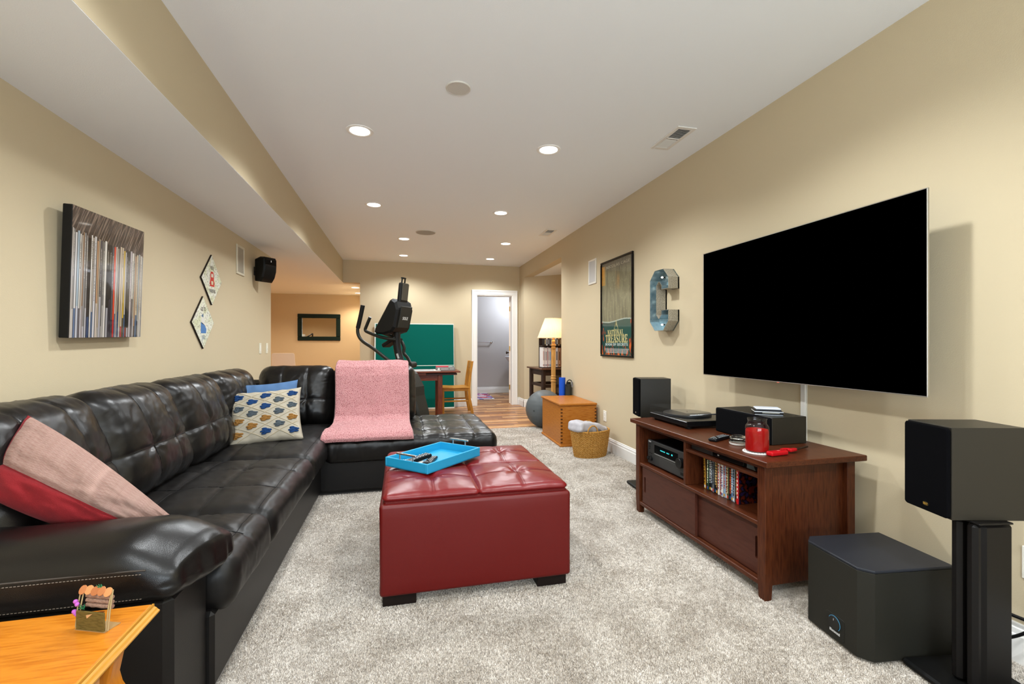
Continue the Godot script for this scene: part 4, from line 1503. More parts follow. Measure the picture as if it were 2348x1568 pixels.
func stand_top():
	var Y := 0.626
	# turntable
	var t := thing("turntable", "black turntable under a clear dust cover at the stand's far end", "turntable", Vector3(1.832, Y, -2.605), 0.0)
	var bk := mat("0d0d0e", 0.25)
	var px := 0.355
	var pz := 0.415
	obj("plinth", G.new().box(Vector3(0, 0.030, 0), Vector3(px, 0.034, pz), 0.004), bk, t)
	for x in [-0.14, 0.14]:
		for z in [-0.17, 0.17]:
			obj("foot", G.new().cyl(Vector3(x, 0, z), Vector3(x, 0.014, z), 0.022, 18, 0.002), mat("0a0a0a", 0.5), t)
	obj("platter", G.new().at(Vector3(0.0, 0.047, -0.045)).lathe([Vector2(0, 0), Vector2(0.148, 0), Vector2(0.150, 0.004), Vector2(0.150, 0.012), Vector2(0.147, 0.014), Vector2(0, 0.014)], 48), mat("2b2c2e", 0.35, 0.5, 0.3), t)
	obj("spindle", G.new().cyl(Vector3(0, 0.06, -0.045), Vector3(0, 0.072, -0.045), 0.0035, 10), mat("c0c0c0", 0.2, 0.5, 1.0), t)
	var arm := G.new()
	arm.cyl(Vector3(0.125, 0.046, 0.165), Vector3(0.125, 0.072, 0.165), 0.026, 22, 0.002)
	arm.tube([Vector3(0.15, 0.077, 0.172), Vector3(0.125, 0.078, 0.165), Vector3(0.02, 0.076, 0.15), Vector3(-0.06, 0.070, 0.125), Vector3(-0.085, 0.066, 0.105)], 0.0045, 10)
	arm.cyl(Vector3(0.138, 0.077, 0.168), Vector3(0.162, 0.077, 0.175), 0.012, 16, 0.001)
	obj("tonearm", arm, mat("a9aaac", 0.25, 0.5, 0.9), t)
	var cov := G.new()
	var h0 := 0.050
	var h1 := 0.098
	var e0 := -px / 2
	var e1 := px / 2
	var f0 := -pz / 2
	var f1 := pz / 2
	cov.quad(Vector3(e0, h1, f1), Vector3(e1, h1, f1), Vector3(e1, h1, f0), Vector3(e0, h1, f0))
	cov.quad(Vector3(e0, h0, f1), Vector3(e1, h0, f1), Vector3(e1, h1, f1), Vector3(e0, h1, f1))
	cov.quad(Vector3(e1, h0, f0), Vector3(e0, h0, f0), Vector3(e0, h1, f0), Vector3(e1, h1, f0))
	cov.quad(Vector3(e0, h0, f0), Vector3(e0, h0, f1), Vector3(e0, h1, f1), Vector3(e0, h1, f0))
	cov.quad(Vector3(e1, h0, f1), Vector3(e1, h0, f0), Vector3(e1, h1, f0), Vector3(e1, h1, f1))
	obj("dust_cover", cov, clear_glass(0.05), t)
	# centre loudspeaker
	var c := wthing("centre_speaker", "long black centre loudspeaker lying on the media stand", "speaker", Vector3(1.91, Y, -2.128))
	var cab := speaker_black()
	obj("cabinet", G.new().bb(1.818, 2.03, Y + 0.001, Y + 0.139, -2.33, -1.925, 0.002), cab, c)
	obj("grille", G.new().bb(1.800, 1.8185, Y + 0.001, Y + 0.139, -2.331, -1.924, 0.006), mat("0b0b0d", 0.95, 0.15), c)
	# slim white devices on it
	var w0 := thing("slim_device", "slim black and silver device under the white one on the centre loudspeaker", "device", Vector3(1.885, Y + 0.139, -2.03), -32.0)
	obj("shell", G.new().box(Vector3(0, 0.0115, 0), Vector3(0.135, 0.022, 0.085), 0.003), mat("101113", 0.25), w0)
	obj("silver_band", G.new().box(Vector3(0, 0.0185, 0), Vector3(0.138, 0.006, 0.088), 0.002), mat("c6cbd2", 0.25, 0.5, 0.6), w0)
	obj("silver_foot", G.new().box(Vector3(0, 0.003, 0.0), Vector3(0.132, 0.003, 0.089), 0.001), mat("c6cbd2", 0.25, 0.5, 0.6), w0)
	obj("label_strip", G.new().box(Vector3(0.01, 0.0135, 0.0428), Vector3(0.08, 0.003, 0.001)), mat("a9a79c", 0.4), w0)
	var w1 := thing("slim_device", "slim white device topmost on the centre loudspeaker", "device", Vector3(1.887, Y + 0.1605, -2.033), -32.0)
	obj("shell", G.new().box(Vector3(0, 0.004, 0), Vector3(0.122, 0.007, 0.08), 0.002), mat("14161c", 0.3), w1)
	obj("white_lid", G.new().box(Vector3(0, 0.0115, -0.001), Vector3(0.118, 0.008, 0.076), 0.003), mat("d9dee6", 0.25), w1)
	# remote on the stand
	remote("remote_control", "black remote with a green key lying on the media stand", Vector3(1.655, Y + 0.0085, -2.107), -65.0 , Vector3(0.046, 0.016, 0.165), "101113", "8d9296", 3, 9, 0.0)
	# glass lid of the candle
	var gl := StandardMaterial3D.new()
	gl.albedo_color = Color(0.97, 0.98, 0.97, 0.0)
	gl.refraction_enabled = true
	gl.refraction_scale = 0.05
	gl.roughness = 0.02
	gl.cull_mode = BaseMaterial3D.CULL_DISABLED
	var l := thing("glass_stopper", "clear faceted glass candle lid lying beside the candle jar", "jar lid", Vector3(1.668, Y, -1.985))
	obj("flange", G.new().lathe([Vector2(0, 0.0005), Vector2(0.036, 0.0005), Vector2(0.041, 0.012), Vector2(0.044, 0.016), Vector2(0.044, 0.02), Vector2(0.03, 0.024), Vector2(0, 0.024)], 30), gl, l)
	var kb := G.new().at(Vector3(0, 0.0242, 0))
	kb.lathe([Vector2(0, 0), Vector2(0.030, 0.0), Vector2(0.040, 0.008), Vector2(0.040, 0.013), Vector2(0.031, 0.022), Vector2(0, 0.025)], 12)
	obj("knob", kb, gl, l)
	obj("seal", G.new().lathe([Vector2(0.0365, 0.0008), Vector2(0.0405, 0.003), Vector2(0.0425, 0.0115), Vector2(0.0415, 0.0118)], 30), mat("e4e2dc", 0.5), l)
	# doily and candle
	var dl := thing("doily_coaster", "round white scalloped coaster under the red candle jar", "coaster", Vector3(1.638, Y, -1.825))
	var pd := PackedVector2Array()
	for i in 96:
		var a := TAU * i / 96.0
		var r := 0.061 + 0.0018 * absf(sin(a * 14.0))
		pd.append(Vector2(cos(a), sin(a)) * r)
	var dg := G.new().at(Vector3(0, 0.005, 0), Vector3(90, 0, 0))
	dg.prism(pd, 0.0045, 0.001)
	obj("cloth_disc", dg, mat("e9e6df", 0.8), dl)
	var ring := G.new()
	for i in 28:
		var a := TAU * i / 28.0
		ring.box(Vector3(cos(a) * 0.054, 0.0052, sin(a) * 0.054), Vector3(0.004, 0.001, 0.004), 0.0003)
	obj("dark_pattern", ring, mat("3a3a40", 0.7), dl)
	var cj := thing("candle_jar", "red candle in a clear glass jar on a white coaster", "candle", Vector3(1.638, Y + 0.0055, -1.825))
	var jar := G.new()
	jar.lathe([Vector2(0, 0), Vector2(0.047, 0), Vector2(0.0515, 0.004), Vector2(0.052, 0.01), Vector2(0.052, 0.112), Vector2(0.050, 0.121), Vector2(0.043, 0.130), Vector2(0.0415, 0.134), Vector2(0.0415, 0.150), Vector2(0.0435, 0.153), Vector2(0.0425, 0.156)], 48, true)
	obj("glass", jar, clear_glass(0.05), cj)
	var wx := StandardMaterial3D.new()
	wx.albedo_color = hexc("8f0b07")
	wx.roughness = 0.6
	wx.metallic_specular = 0.2
	obj("wax", G.new().lathe([Vector2(0, 0.005), Vector2(0.048, 0.005), Vector2(0.0495, 0.01), Vector2(0.0495, 0.095), Vector2(0.047, 0.104), Vector2(0.046, 0.099), Vector2(0, 0.097)], 48), wx, cj)
	obj("wick", G.new().cyl(Vector3(0, 0.096, 0), Vector3(0.002, 0.108, 0), 0.0012, 6), mat("1a1412", 0.9), cj)
	# stick lighter
	var li := thing("stick_lighter", "red stick lighter with dark metal nozzle on the stand", "lighter", Vector3(1.625, Y + 0.011, -1.735), 14.0)
	var rm := mat("b3121a", 0.2)
	var bo := G.new().at(Vector3(0.056, 0.001, 0))
	bo.soft(Vector3(0.105, 0.022, 0.034), 0.0085, Vector3i(16, 2, 4), func(p: Vector3, n: Vector3) -> Vector3: return p + Vector3(0, 0, 0.006 * sin(p.x * 26.0)))
	obj("handle", bo, rm, li)
	var lp := []
	for i in 17:
		var u := i / 16.0
		lp.append(Vector3(0.095 + 0.075 * u, 0.004, -0.006 - 0.024 * sin(u * PI * 0.9) + 0.012 * u))
	obj("trigger_loop", G.new().tube(lp, 0.0062, 10), rm, li)
	obj("neck", G.new().at(Vector3(0.168, 0.003, 0.002)).soft(Vector3(0.05, 0.014, 0.02), 0.005, Vector3i(6, 1, 2)), rm, li)
	obj("nozzle", G.new().cyl(Vector3(0.185, 0.002, 0.001), Vector3(0.315, 0.001, -0.012), 0.0048, 12, 0.0008), mat("3a2a22", 0.35, 0.5, 0.8), li)
	obj("label_plate", G.new().at(Vector3(0.06, 0.0122, 0.003)).box(Vector3.ZERO, Vector3(0.016, 0.0008, 0.009)), mat("c86a66", 0.4), li)


func speaker_black() -> StandardMaterial3D:
	var k := "speaker_cab"
	if store.has(k):
		return store[k]
	var m := StandardMaterial3D.new()
	m.albedo_color = hexc("211e18")
	m.roughness = 0.42
	m.metallic_specular = 0.45
	m.cull_mode = BaseMaterial3D.CULL_DISABLED
	tri_scale(m, Vector3.ONE * 14.0)
	bump(m, tex.fine, 0.012)
	store[k] = m
	return m


# bookshelf loudspeaker: local -x is its front
func shelf_speaker(label: String, where: Vector3, turn: float, lettered: bool) -> Node3D:
	var s := thing("bookshelf_speaker", label, "speaker", where, turn, "bookshelf loudspeakers on stands")
	var D := 0.25
	var W := 0.168
	var H := 0.298
	obj("cabinet", G.new().bb(-D / 2 + 0.014, D / 2, 0, H, -W / 2, W / 2, 0.0015), speaker_black(), s)
	var gp := PackedVector2Array()
	for q in [[1, -1], [1, 1], [-1, 1], [-1, -1]]:
		for i in 6:
			var a0: float = atan2(q[1], q[0]) - PI / 4
			var a := a0 + PI / 2 * i / 5.0
			gp.append(Vector2(q[0] * (W / 2 - 0.012) + cos(a) * 0.011, H / 2 + q[1] * (H / 2 - 0.014) + sin(a) * 0.011))
	var g := G.new()
	g.t = Transform3D(Basis(Vector3(0, 0, 1), Vector3(0, 1, 0), Vector3(-1, 0, 0)), Vector3(-D / 2 + 0.0135, 0, 0))
	g.prism(gp, 0.013, 0.003)
	obj("grille", g, mat("0a0a0c", 0.97, 0.12), s)
	var fb := Basis(Vector3(0, 0, 1), Vector3(0, 1, 0), Vector3(-1, 0, 0))
	var bd := G.new()
	bd.t = Transform3D(fb, Vector3(-D / 2 + 0.0003, 0.027, 0.005))
	bd.lathe([Vector2(0, -0.001)], 3)
	var el := PackedVector2Array()
	for i in 24:
		el.append(Vector2(cos(TAU * i / 24.0) * 0.0125, sin(TAU * i / 24.0) * 0.0075))
	bd.prism(el, 0.0012, 0.0004)
	obj("badge", bd, mat("16130d", 0.3), s)
	if lettered:
		text("NHT", 0.0085, mat("c9a24a", 0.35, 0.5, 0.6), s, Vector3(-D / 2 - 0.0014, 0.027, 0.005), fb, "badge_lettering", 0.017)
	else:
		text("NHT", 0.0085, mat("c0bcb0", 0.35, 0.5, 0.6), s, Vector3(-D / 2 - 0.0014, 0.027, 0.005), fb, "badge_lettering", 0.017)
	return s


func speaker_stand(label: String, where: Vector3, turn: float, h: float) -> Node3D:
	var s := thing("speaker_stand", label, "speaker stand", where, turn, "black speaker stands")
	var m := mat("131110", 0.42)
	obj("base_plate", G.new().box(Vector3(0, 0.019, 0), Vector3(0.275, 0.024, 0.275), 0.007), mat("0c0c0c", 0.5), s)
	for x in [-0.11, 0.11]:
		for z in [-0.11, 0.11]:
			obj("spike", G.new().cyl(Vector3(x, 0.0, z), Vector3(x, 0.009, z), 0.006, 10), mat("222222", 0.4), s)
	var g := G.new()
	g.bb(-0.035, 0.075, 0.031, h - 0.006, -0.041, 0.041, 0.012)
	obj("pillar", g, m, s)
	var f := G.new()
	f.bb(-0.063, -0.033, 0.031, h - 0.006, -0.041, -0.006, 0.011)
	f.bb(-0.063, -0.033, 0.031, h - 0.006, 0.006, 0.041, 0.011)
	obj("front_rail", f, m, s)
	obj("top_plate", G.new().bb(-0.06, 0.06, h - 0.006, h, -0.05, 0.05, 0.002), m, s)
	return s


func speakers():
	speaker_stand("black stand of the near loudspeaker, beside the subwoofer", Vector3(1.838, 0, -1.088), -9.0, 0.571)
	shelf_speaker("near bookshelf loudspeaker with gold badge on the stand by the subwoofer", Vector3(1.849, 0.5715, -1.1425), -15.0, true)
	speaker_stand("black stand of the far loudspeaker, partly hidden behind the media stand", Vector3(1.905, 0, -3.235), -4.0, 0.571)
	shelf_speaker("far bookshelf loudspeaker behind the turntable", Vector3(1.920, 0.5715, -3.241), -13.0, false)
	# subwoofer
	var sb := thing("subwoofer", "dark grey subwoofer with chamfered corners and a round dial on the carpet", "subwoofer", Vector3(1.783, 0, -1.392), -6.5)
	var D := 0.36
	var W := 0.30
	var c := 0.036
	var pl := PackedVector2Array([Vector2(-D / 2, -W / 2 + c), Vector2(-D / 2 + c, -W / 2), Vector2(D / 2, -W / 2), Vector2(D / 2, W / 2), Vector2(-D / 2 + c, W / 2), Vector2(-D / 2, W / 2 - c)])
	var g := G.new()
	g.t = Transform3D(Basis(Vector3(1, 0, 0), Vector3(0, 0, -1), Vector3(0, 1, 0)), Vector3(0, 0.014, 0))
	g.prism(pl, 0.312, 0.001)
	obj("cabinet", g, mat("25241f", 0.5), sb)
	var tp := G.new()
	tp.t = Transform3D(Basis(Vector3(1, 0, 0), Vector3(0, 0, -1), Vector3(0, 1, 0)), Vector3(0, 0.3262, 0))
	tp.prism(pl, 0.010, 0.0025)
	obj("top_panel", tp, mat("26282e", 0.45), sb)
	for x in [-0.13, 0.13]:
		for z in [-0.1, 0.1]:
			obj("foot", G.new().cyl(Vector3(x, 0, z), Vector3(x, 0.015, z), 0.016, 14), mat("0b0b0b"), sb)
	var fb := Basis(Vector3(0, 0, 1), Vector3(0, 1, 0), Vector3(-1, 0, 0))
	var dp := G.new()
	dp.t = Transform3D(fb, Vector3(-D / 2 + 0.0005, 0.0, 0.02))
	var rp := PackedVector2Array()
	for q in [[1, -1], [1, 1], [-1, 1], [-1, -1]]:
		for i in 5:
			var a: float = atan2(q[1], q[0]) - PI / 4 + PI / 2 * i / 4.0
			rp.append(Vector2(q[0] * 0.034 + cos(a) * 0.008, 0.067 + q[1] * 0.034 + sin(a) * 0.008))
	dp.prism(rp, 0.0016, 0.0006)
	obj("control_plate", dp, mat("201f1b", 0.4), sb)
	var ki := G.new()
	ki.cyl(Vector3(-D / 2 - 0.001, 0.078, 0.018), Vector3(-D / 2 - 0.006, 0.078, 0.018), 0.0245, 40, 0.001)
	obj("dial", ki, mat("22211f", 0.35), sb)
	var arc := []
	for i in 28:
		var a := lerpf(2.7, -0.75, i / 27.0)
		arc.append(Vector3(-D / 2 - 0.003, 0.078 + sin(a) * 0.0265, 0.018 + cos(a) * 0.0265))
	obj("light_ring", G.new().tube(arc, 0.0009, 6), glow("3f7f9f", 0.35), sb)
	obj("dial_mark", G.new().bb(-D / 2 - 0.0066, -D / 2 - 0.0055, 0.088, 0.0955, 0.0172, 0.0188), mat("c8c8c8", 0.4), sb)
	text("Bluesound", 0.010, mat("e6e6e6", 0.4), sb, Vector3(-D / 2 - 0.0012, 0.045, 0.018), fb, "brand_lettering", 0.046)
	# cables by the wall
	var cm := mat("0c0c0d", 0.45)
	var k1 := thing("power_cable", "black cable rising from behind the near speaker stand to the wall outlet", "cable")
	obj("cord", smooth_tube([Vector3(2.02, 0.0, -1.32), Vector3(2.06, 0.08, -1.18), Vector3(2.09, 0.155, -1.10), Vector3(2.115, 0.23, -1.085), Vector3(2.13, 0.325, -1.06)], 0.0052), cm, k1)
	obj("plug", G.new().cyl(Vector3(2.148, 0.36, -1.052), Vector3(2.12, 0.33, -1.058), 0.013, 14, 0.002), cm, k1)
	var k2 := thing("power_cable", "thicker black cable running along the wall behind the near speaker stand", "cable")
	obj("cord", smooth_tube([Vector3(2.12, 0.0, -1.62), Vector3(2.125, 0.12, -1.50), Vector3(2.125, 0.165, -1.30), Vector3(2.13, 0.17, -1.12), Vector3(2.135, 0.23, -0.85)], 0.006), cm, k2)
	var k3 := thing("cable_coil", "coiled black cables on the carpet between subwoofer and wall", "cable")
	for i in 5:
		var ring := []
		for j in 20:
			var a := TAU * j / 20.0
			ring.append(Vector3(2.085 + cos(a) * 0.040, 0.012 + i * 0.018 + 0.012 * sin(a + i), -1.31 + sin(a) * (0.07 + 0.006 * i)))
		obj("loop", G.new().tube(ring, 0.0045, 8, true), cm, k3)


func smooth_tube(p: Array, r: float, n := 10) -> G:
	var cv := Curve3D.new()
	for i in p.size():
		var a: Vector3 = p[maxi(i - 1, 0)]
		var b: Vector3 = p[mini(i + 1, p.size() - 1)]
		cv.add_point(p[i], (a - b) / 6.0, (b - a) / 6.0)
	var out := []
	var l := cv.get_baked_length()
	var m := maxi(8, int(l / 0.012))
	m = mini(m, 90)
	for i in m + 1:
		out.append(cv.sample_baked(l * i / m, true))
	return G.new().tube(out, r, n)


const ON_RIGHT := Basis(Vector3(0, 0, 1), Vector3(0, 1, 0), Vector3(-1, 0, 0))
const ON_LEFT := Basis(Vector3(0, 0, -1), Vector3(0, 1, 0), Vector3(1, 0, 0))


func on_wall(called: String, label: String, category: String, where: Vector3, b: Basis, group := "") -> Node3D:
	var o := thing(called, label, category, where, 0.0, group)
	o.basis = b
	return o


func frame_ring(g: G, w: float, h: float, fw: float, z0: float, z1: float, bev: float):
	g.bb(-w / 2, w / 2, h / 2 - fw, h / 2, z0, z1, bev)
	g.bb(-w / 2, w / 2, -h / 2, -h / 2 + fw, z0, z1, bev)
	g.bb(-w / 2, -w / 2 + fw, -h / 2 + fw, h / 2 - fw, z0, z1, bev)
	g.bb(w / 2 - fw, w / 2, -h / 2 + fw, h / 2 - fw, z0, z1, bev)


func sheet(w: float, h: float, z: float) -> G:
	var g := G.new()
	g.quad(Vector3(-w / 2, -h / 2, z), Vector3(w / 2, -h / 2, z), Vector3(w / 2, h / 2, z), Vector3(-w / 2, h / 2, z))
	return g


func printed(im: Image, rough: float, coat := 0.0) -> StandardMaterial3D:
	var m := StandardMaterial3D.new()
	m.albedo_texture = ImageTexture.create_from_image(im)
	m.roughness = rough
	m.cull_mode = BaseMaterial3D.CULL_DISABLED
	m.texture_repeat = false
	if coat > 0.0:
		m.clearcoat_enabled = true
		m.clearcoat = coat
		m.clearcoat_roughness = 0.04
	return m


func canvas_art():
	var o := on_wall("wall_canvas", "large glossy canvas print of record sleeves' spines on the left wall", "wall art", Vector3(-1.4918, 1.480, -2.7975), ON_LEFT * Basis(Vector3(1, 0, 0), deg_to_rad(2.4)) * Basis(Vector3(0, 0, 1), deg_to_rad(1.3)))
	var W := 0.593
	var H := 0.613
	obj("stretcher", G.new().bb(-W / 2, W / 2, -H / 2, H / 2, -0.02, 0.0186, 0.003), mat("121110", 0.5), o)
	var S := 512
	var im := Image.create(S, S, false, Image.FORMAT_RGB8)
	# dark shelf board above, slanting streaks
	var r := RandomNumberGenerator.new()
	r.seed = 42
	var wn := noise(FastNoiseLite.TYPE_SIMPLEX, 0.05, 3, 6)
	for y in 130:
		for x in S:
			var k := wn.get_noise_2d((x + y * 0.55) * 1.6, y * 0.12)
			im.set_pixel(x, y, hexc("3a2f29").lerp(hexc("8b7a6d"), clampf(0.25 + k * 1.1, 0, 1)))
	var tones := ["e8e2d8", "cfc7bb", "b9aea0", "d8cfc4", "8f8a86", "6c5f55", "2a2422", "1a1718", "c9b69a", "a3b3bd", "e0d8d0", "94604f", "bfb4b4", "d6d2cf", "575257", "b88f6b"]
	var x := 10
	var top := 96
	while x < S:
		var w := r.randi_range(5, 16)
		var c: Color = hexc(tones[r.randi() % tones.size()])
		if x > 225 and x < 245:
			c = hexc("1a1516")
			w = 16
		elif x > 262 and x < 282:
			c = hexc("d8482c")
			w = 14
		elif x > 345 and x < 358:
			c = hexc("d8b23a")
			w = 11
		elif x > 385 and x < 400:
			c = hexc("5a1820")
			w = 12
		elif x > 95 and x < 112:
			c = hexc("1d1412")
			w = 18
		var t := top + r.randi_range(-9, 7) + int(x * 0.06)
		var low: Color = hexc(["a81f28", "c9c4cc", "2a4a7a", "d0ccd0", "b8b0b4", "3a3440", "d8d0c8"][r.randi() % 7])
		var from := r.randi_range(330, 470)
		for i in w:
			var shade := 0.55 + 0.45 * sin(PI * (i + 0.5) / w)
			if x + i >= S:
				break
			for y in range(t, S):
				var k := c if y < from or r.randf() < 0.0 else c.lerp(low, 0.75)
				im.set_pixel(x + i, y, Color(k.r * shade, k.g * shade, k.b * shade))
		# lettering-like flecks along some spines
		if w > 6 and r.randf() < 0.6:
			var y := t + r.randi_range(10, 60)
			var ink := hexc("2a2422") if c.v > 0.6 else hexc("d8d0c0")
			for k in r.randi_range(12, 50):
				im.fill_rect(Rect2i(x + w / 2 - 1, mini(y, S - 6), 2 + r.randi() % 2, 3), ink)
				y += 4 + r.randi() % 3
				if y > S - 10:
					break
		im.fill_rect(Rect2i(mini(x + w, S - 1), t, 1, S - t), hexc("171213"))
		x += w + (1 if r.randf() < 0.7 else 2)
	for y in range(top - 10, S):
		for q in 10:
			im.set_pixel(q, y, hexc("b8b0a8") if q > 3 else hexc("2a2624"))
	obj("print", sheet(W - 0.002, H - 0.002, 0.0192), printed(im, 0.22, 0.7), o)


# a square board hung on its corner, printed with a few flat patches
func diamond(label: String, where: Vector3, roll: float, seedn: int, accent: String) -> Node3D:
	var o := on_wall("diamond_sign", label, "sign", where, ON_LEFT * Basis(Vector3(0, 0, 1), deg_to_rad(roll)))
	var a := 0.208
	var pl := PackedVector2Array([Vector2(0, -a), Vector2(a, 0), Vector2(0, a), Vector2(-a, 0)])
	obj("board", G.new().prism(pl, 0.012, 0.001), mat("241c18", 0.5), o)
	var im := Image.create(256, 256, false, Image.FORMAT_RGB8)
	var n := noise(FastNoiseLite.TYPE_SIMPLEX, 0.012, 3, seedn)
	var n2 := noise(FastNoiseLite.TYPE_SIMPLEX, 0.05, 2, seedn + 1)
	for y in 256:
		for x in 256:
			var c := hexc("dfe0d3").lerp(hexc("cfd3ae"), clampf(n.get_noise_2d(x, y) + 0.3, 0, 1))
			if n2.get_noise_2d(x, y) > 0.42:
				c = c.lerp(hexc("77705c"), 0.55)
			im.set_pixel(x, y, c)
	var g := G.new()
	var b := a - 0.004
	var P := [Vector3(0, -b, 0.0124), Vector3(b, 0, 0.0124), Vector3(0, b, 0.0124), Vector3(-b, 0, 0.0124)]
	g.quad(P[0], P[1], P[2], P[3], Vector2(0.5, 1), Vector2(1, 0.5), Vector2(0.5, 0), Vector2(0, 0.5))
	obj("print", g, printed(im, 0.4), o)
	return o


func blot(pts: Array, z: float) -> G:
	var p := PackedVector2Array()
	for q in pts:
		p.append(q)
	return G.new().at(Vector3(0, 0, z)).prism(p, 0.0006)


func wall_things():
	canvas_art()
	var ink := mat("4a453e", 0.5)
	var d1 := diamond("upper diamond sign with FREE PARKING lettering and a small red car", Vector3(-1.539, 1.668, -4.252), 1.0, 11, "red")
	text("FREE", 0.030, ink, d1, Vector3(0, 0.098, 0.0126), Basis.IDENTITY, "lettering", 0.075)
	text("PARKING", 0.030, ink, d1, Vector3(0.004, -0.092, 0.0126), Basis.IDENTITY, "lettering", 0.125)
	obj("car_body", blot([Vector2(-0.045, -0.055), Vector2(0.045, -0.055), Vector2(0.05, -0.02), Vector2(0.036, 0.0), Vector2(0.034, 0.05), Vector2(0.022, 0.068), Vector2(-0.022, 0.068), Vector2(-0.034, 0.05), Vector2(-0.036, 0.0), Vector2(-0.05, -0.02)], 0.0126), mat("c8382e", 0.4), d1)
	obj("car_window", blot([Vector2(-0.02, 0.022), Vector2(0.02, 0.022), Vector2(0.018, 0.05), Vector2(-0.018, 0.05)], 0.0134), mat("d8d4c4", 0.4), d1)
	obj("car_grille", blot([Vector2(-0.016, -0.04), Vector2(0.016, -0.04), Vector2(0.02, -0.01), Vector2(-0.02, -0.01)], 0.0134), mat("d0c6a8", 0.4), d1)
	for x in [-0.038, 0.038]:
		obj("car_lamp", G.new().at(Vector3(x, -0.03, 0.0134)).prism(PackedVector2Array([Vector2(-0.006, 0), Vector2(0, -0.006), Vector2(0.006, 0), Vector2(0, 0.006)]), 0.0006), ink, d1)
	var d2 := diamond("lower diamond sign with GO TO JAIL lettering and a blue patch", Vector3(-1.539, 1.308, -4.083), 1.0, 19, "blue")
	text("GO TO", 0.032, ink, d2, Vector3(0, 0.105, 0.0126), Basis.IDENTITY, "lettering", 0.085)
	text("JAIL", 0.032, mat("7c8a94", 0.5), d2, Vector3(0.002, -0.118, 0.0126), Basis.IDENTITY, "lettering", 0.075)
	obj("blue_patch", blot([Vector2(-0.05, -0.085), Vector2(0.045, -0.085), Vector2(0.052, -0.05), Vector2(0.02, -0.02), Vector2(-0.03, -0.0), Vector2(-0.05, 0.0)], 0.0126), mat("4a7ab4", 0.4), d2)
	obj("pale_patch", blot([Vector2(-0.045, 0.0), Vector2(-0.02, -0.012), Vector2(0.02, -0.02), Vector2(0.016, 0.03), Vector2(-0.03, 0.045), Vector2(-0.042, 0.03)], 0.0126), mat("d8d6d0", 0.4), d2)
	obj("blue_triangle", blot([Vector2(-0.042, 0.05), Vector2(0.0, 0.04), Vector2(-0.008, 0.072)], 0.0126), mat("55708c", 0.4), d2)
	# flush loudspeakers in the walls
	for s in [[Vector3(-1.54, 1.956, -4.962), ON_LEFT, "flush white loudspeaker in the left wall near the black corner speaker"], [Vector3(2.15, 1.971, -4.902), ON_RIGHT, "flush white loudspeaker in the right wall beside the film poster"]]:
		var o := on_wall("wall_speaker", s[2], "speaker", s[0], s[1], "flush wall loudspeakers")
		var w := 0.215
		var g := G.new()
		frame_ring(g, w, 0.285, 0.022, 0.0, 0.011, 0.003)
		obj("frame", g, mat("d9d2bd" if s[0].x < 0 else "dedad0", 0.5), o)
		obj("grille", G.new().bb(-w / 2 + 0.022, w / 2 - 0.022, -0.1205, 0.1205, 0.0, 0.007), dotted("a59e8e" if s[0].x < 0 else "bfbcb8"), o)
		obj("badge", G.new().at(Vector3(0.05, -0.09, 0.007)).lathe([Vector2(0.004, -0.001), Vector2(0, 0.001)], 8), mat("e8e8e8", 0.3), o)
	# black surround loudspeaker on a bracket
	var sp := thing("corner_speaker", "black curved satellite loudspeaker on a bracket at the end of the left wall", "speaker", Vector3(-1.455, 1.935, -5.42), 52.0)
	var pf := PackedVector2Array([Vector2(-0.02, -0.12), Vector2(0.07, -0.135), Vector2(0.11, -0.09), Vector2(0.135, -0.02), Vector2(0.14, 0.05), Vector2(0.135, 0.11), Vector2(0.125, 0.128), Vector2(0.06, 0.135), Vector2(-0.02, 0.115)])
	var g2 := G.new()
	g2.t = Transform3D(Basis(Vector3(0, 0, 1), Vector3(0, 1, 0), Vector3(-1, 0, 0)), Vector3(0.078, 0, -0.02))
	g2.prism(pf, 0.156, 0.014, 0)
	obj("cabinet", g2, mat("0e0e0d", 0.45), sp)
	obj("glossy_visor", G.new().bb(-0.066, 0.066, 0.045, 0.108, 0.112, 0.124, 0.004), mat("0a0a0b", 0.08), sp)
	obj("slot", G.new().bb(-0.064, 0.064, 0.030, 0.041, 0.114, 0.1215, 0.002), mat("1c1c1c", 0.3), sp)
	obj("badge", G.new().bb(-0.004, 0.004, 0.075, 0.095, 0.1235, 0.1255), mat("d8d8d8", 0.3), sp)
	var br := G.new()
	br.t = Transform3D(Basis(Vector3.UP, deg_to_rad(-52.0)), Vector3.ZERO)
	br.bb(-0.086, -0.076, -0.06, 0.03, -0.03, 0.03, 0.002)
	br.cyl(Vector3(-0.08, -0.02, 0), Vector3(0.0, -0.02, 0), 0.014, 12)
	obj("bracket", br, mat("111111", 0.5), sp)
	# switches and outlets
	for s in [[Vector3(-1.54, 1.088, -5.612), "light switch plate on the left wall, the nearer of two", 0], [Vector3(-1.54, 1.087, -5.872), "light switch plate on the left wall, at the wall's end", 1]]:
		var o := on_wall("light_switch", s[1], "light switch", s[0], ON_LEFT, "light switches at the end of the left wall")
		obj("plate", G.new().bb(-0.036, 0.036, -0.06, 0.06, 0.0, 0.006, 0.002), mat("e3dfcd", 0.4), o)
		obj("rocker", G.new().bb(-0.017, 0.017, -0.034, 0.034, 0.005, 0.009, 0.001), mat("eeebdf", 0.35), o)
		if s[2] == 1:
			obj("toggle", G.new().at(Vector3(0, -0.006, 0.009), Vector3(-25, 0, 0)).box(Vector3.ZERO, Vector3(0.008, 0.018, 0.012), 0.002), mat("d8d3bf", 0.4), o)
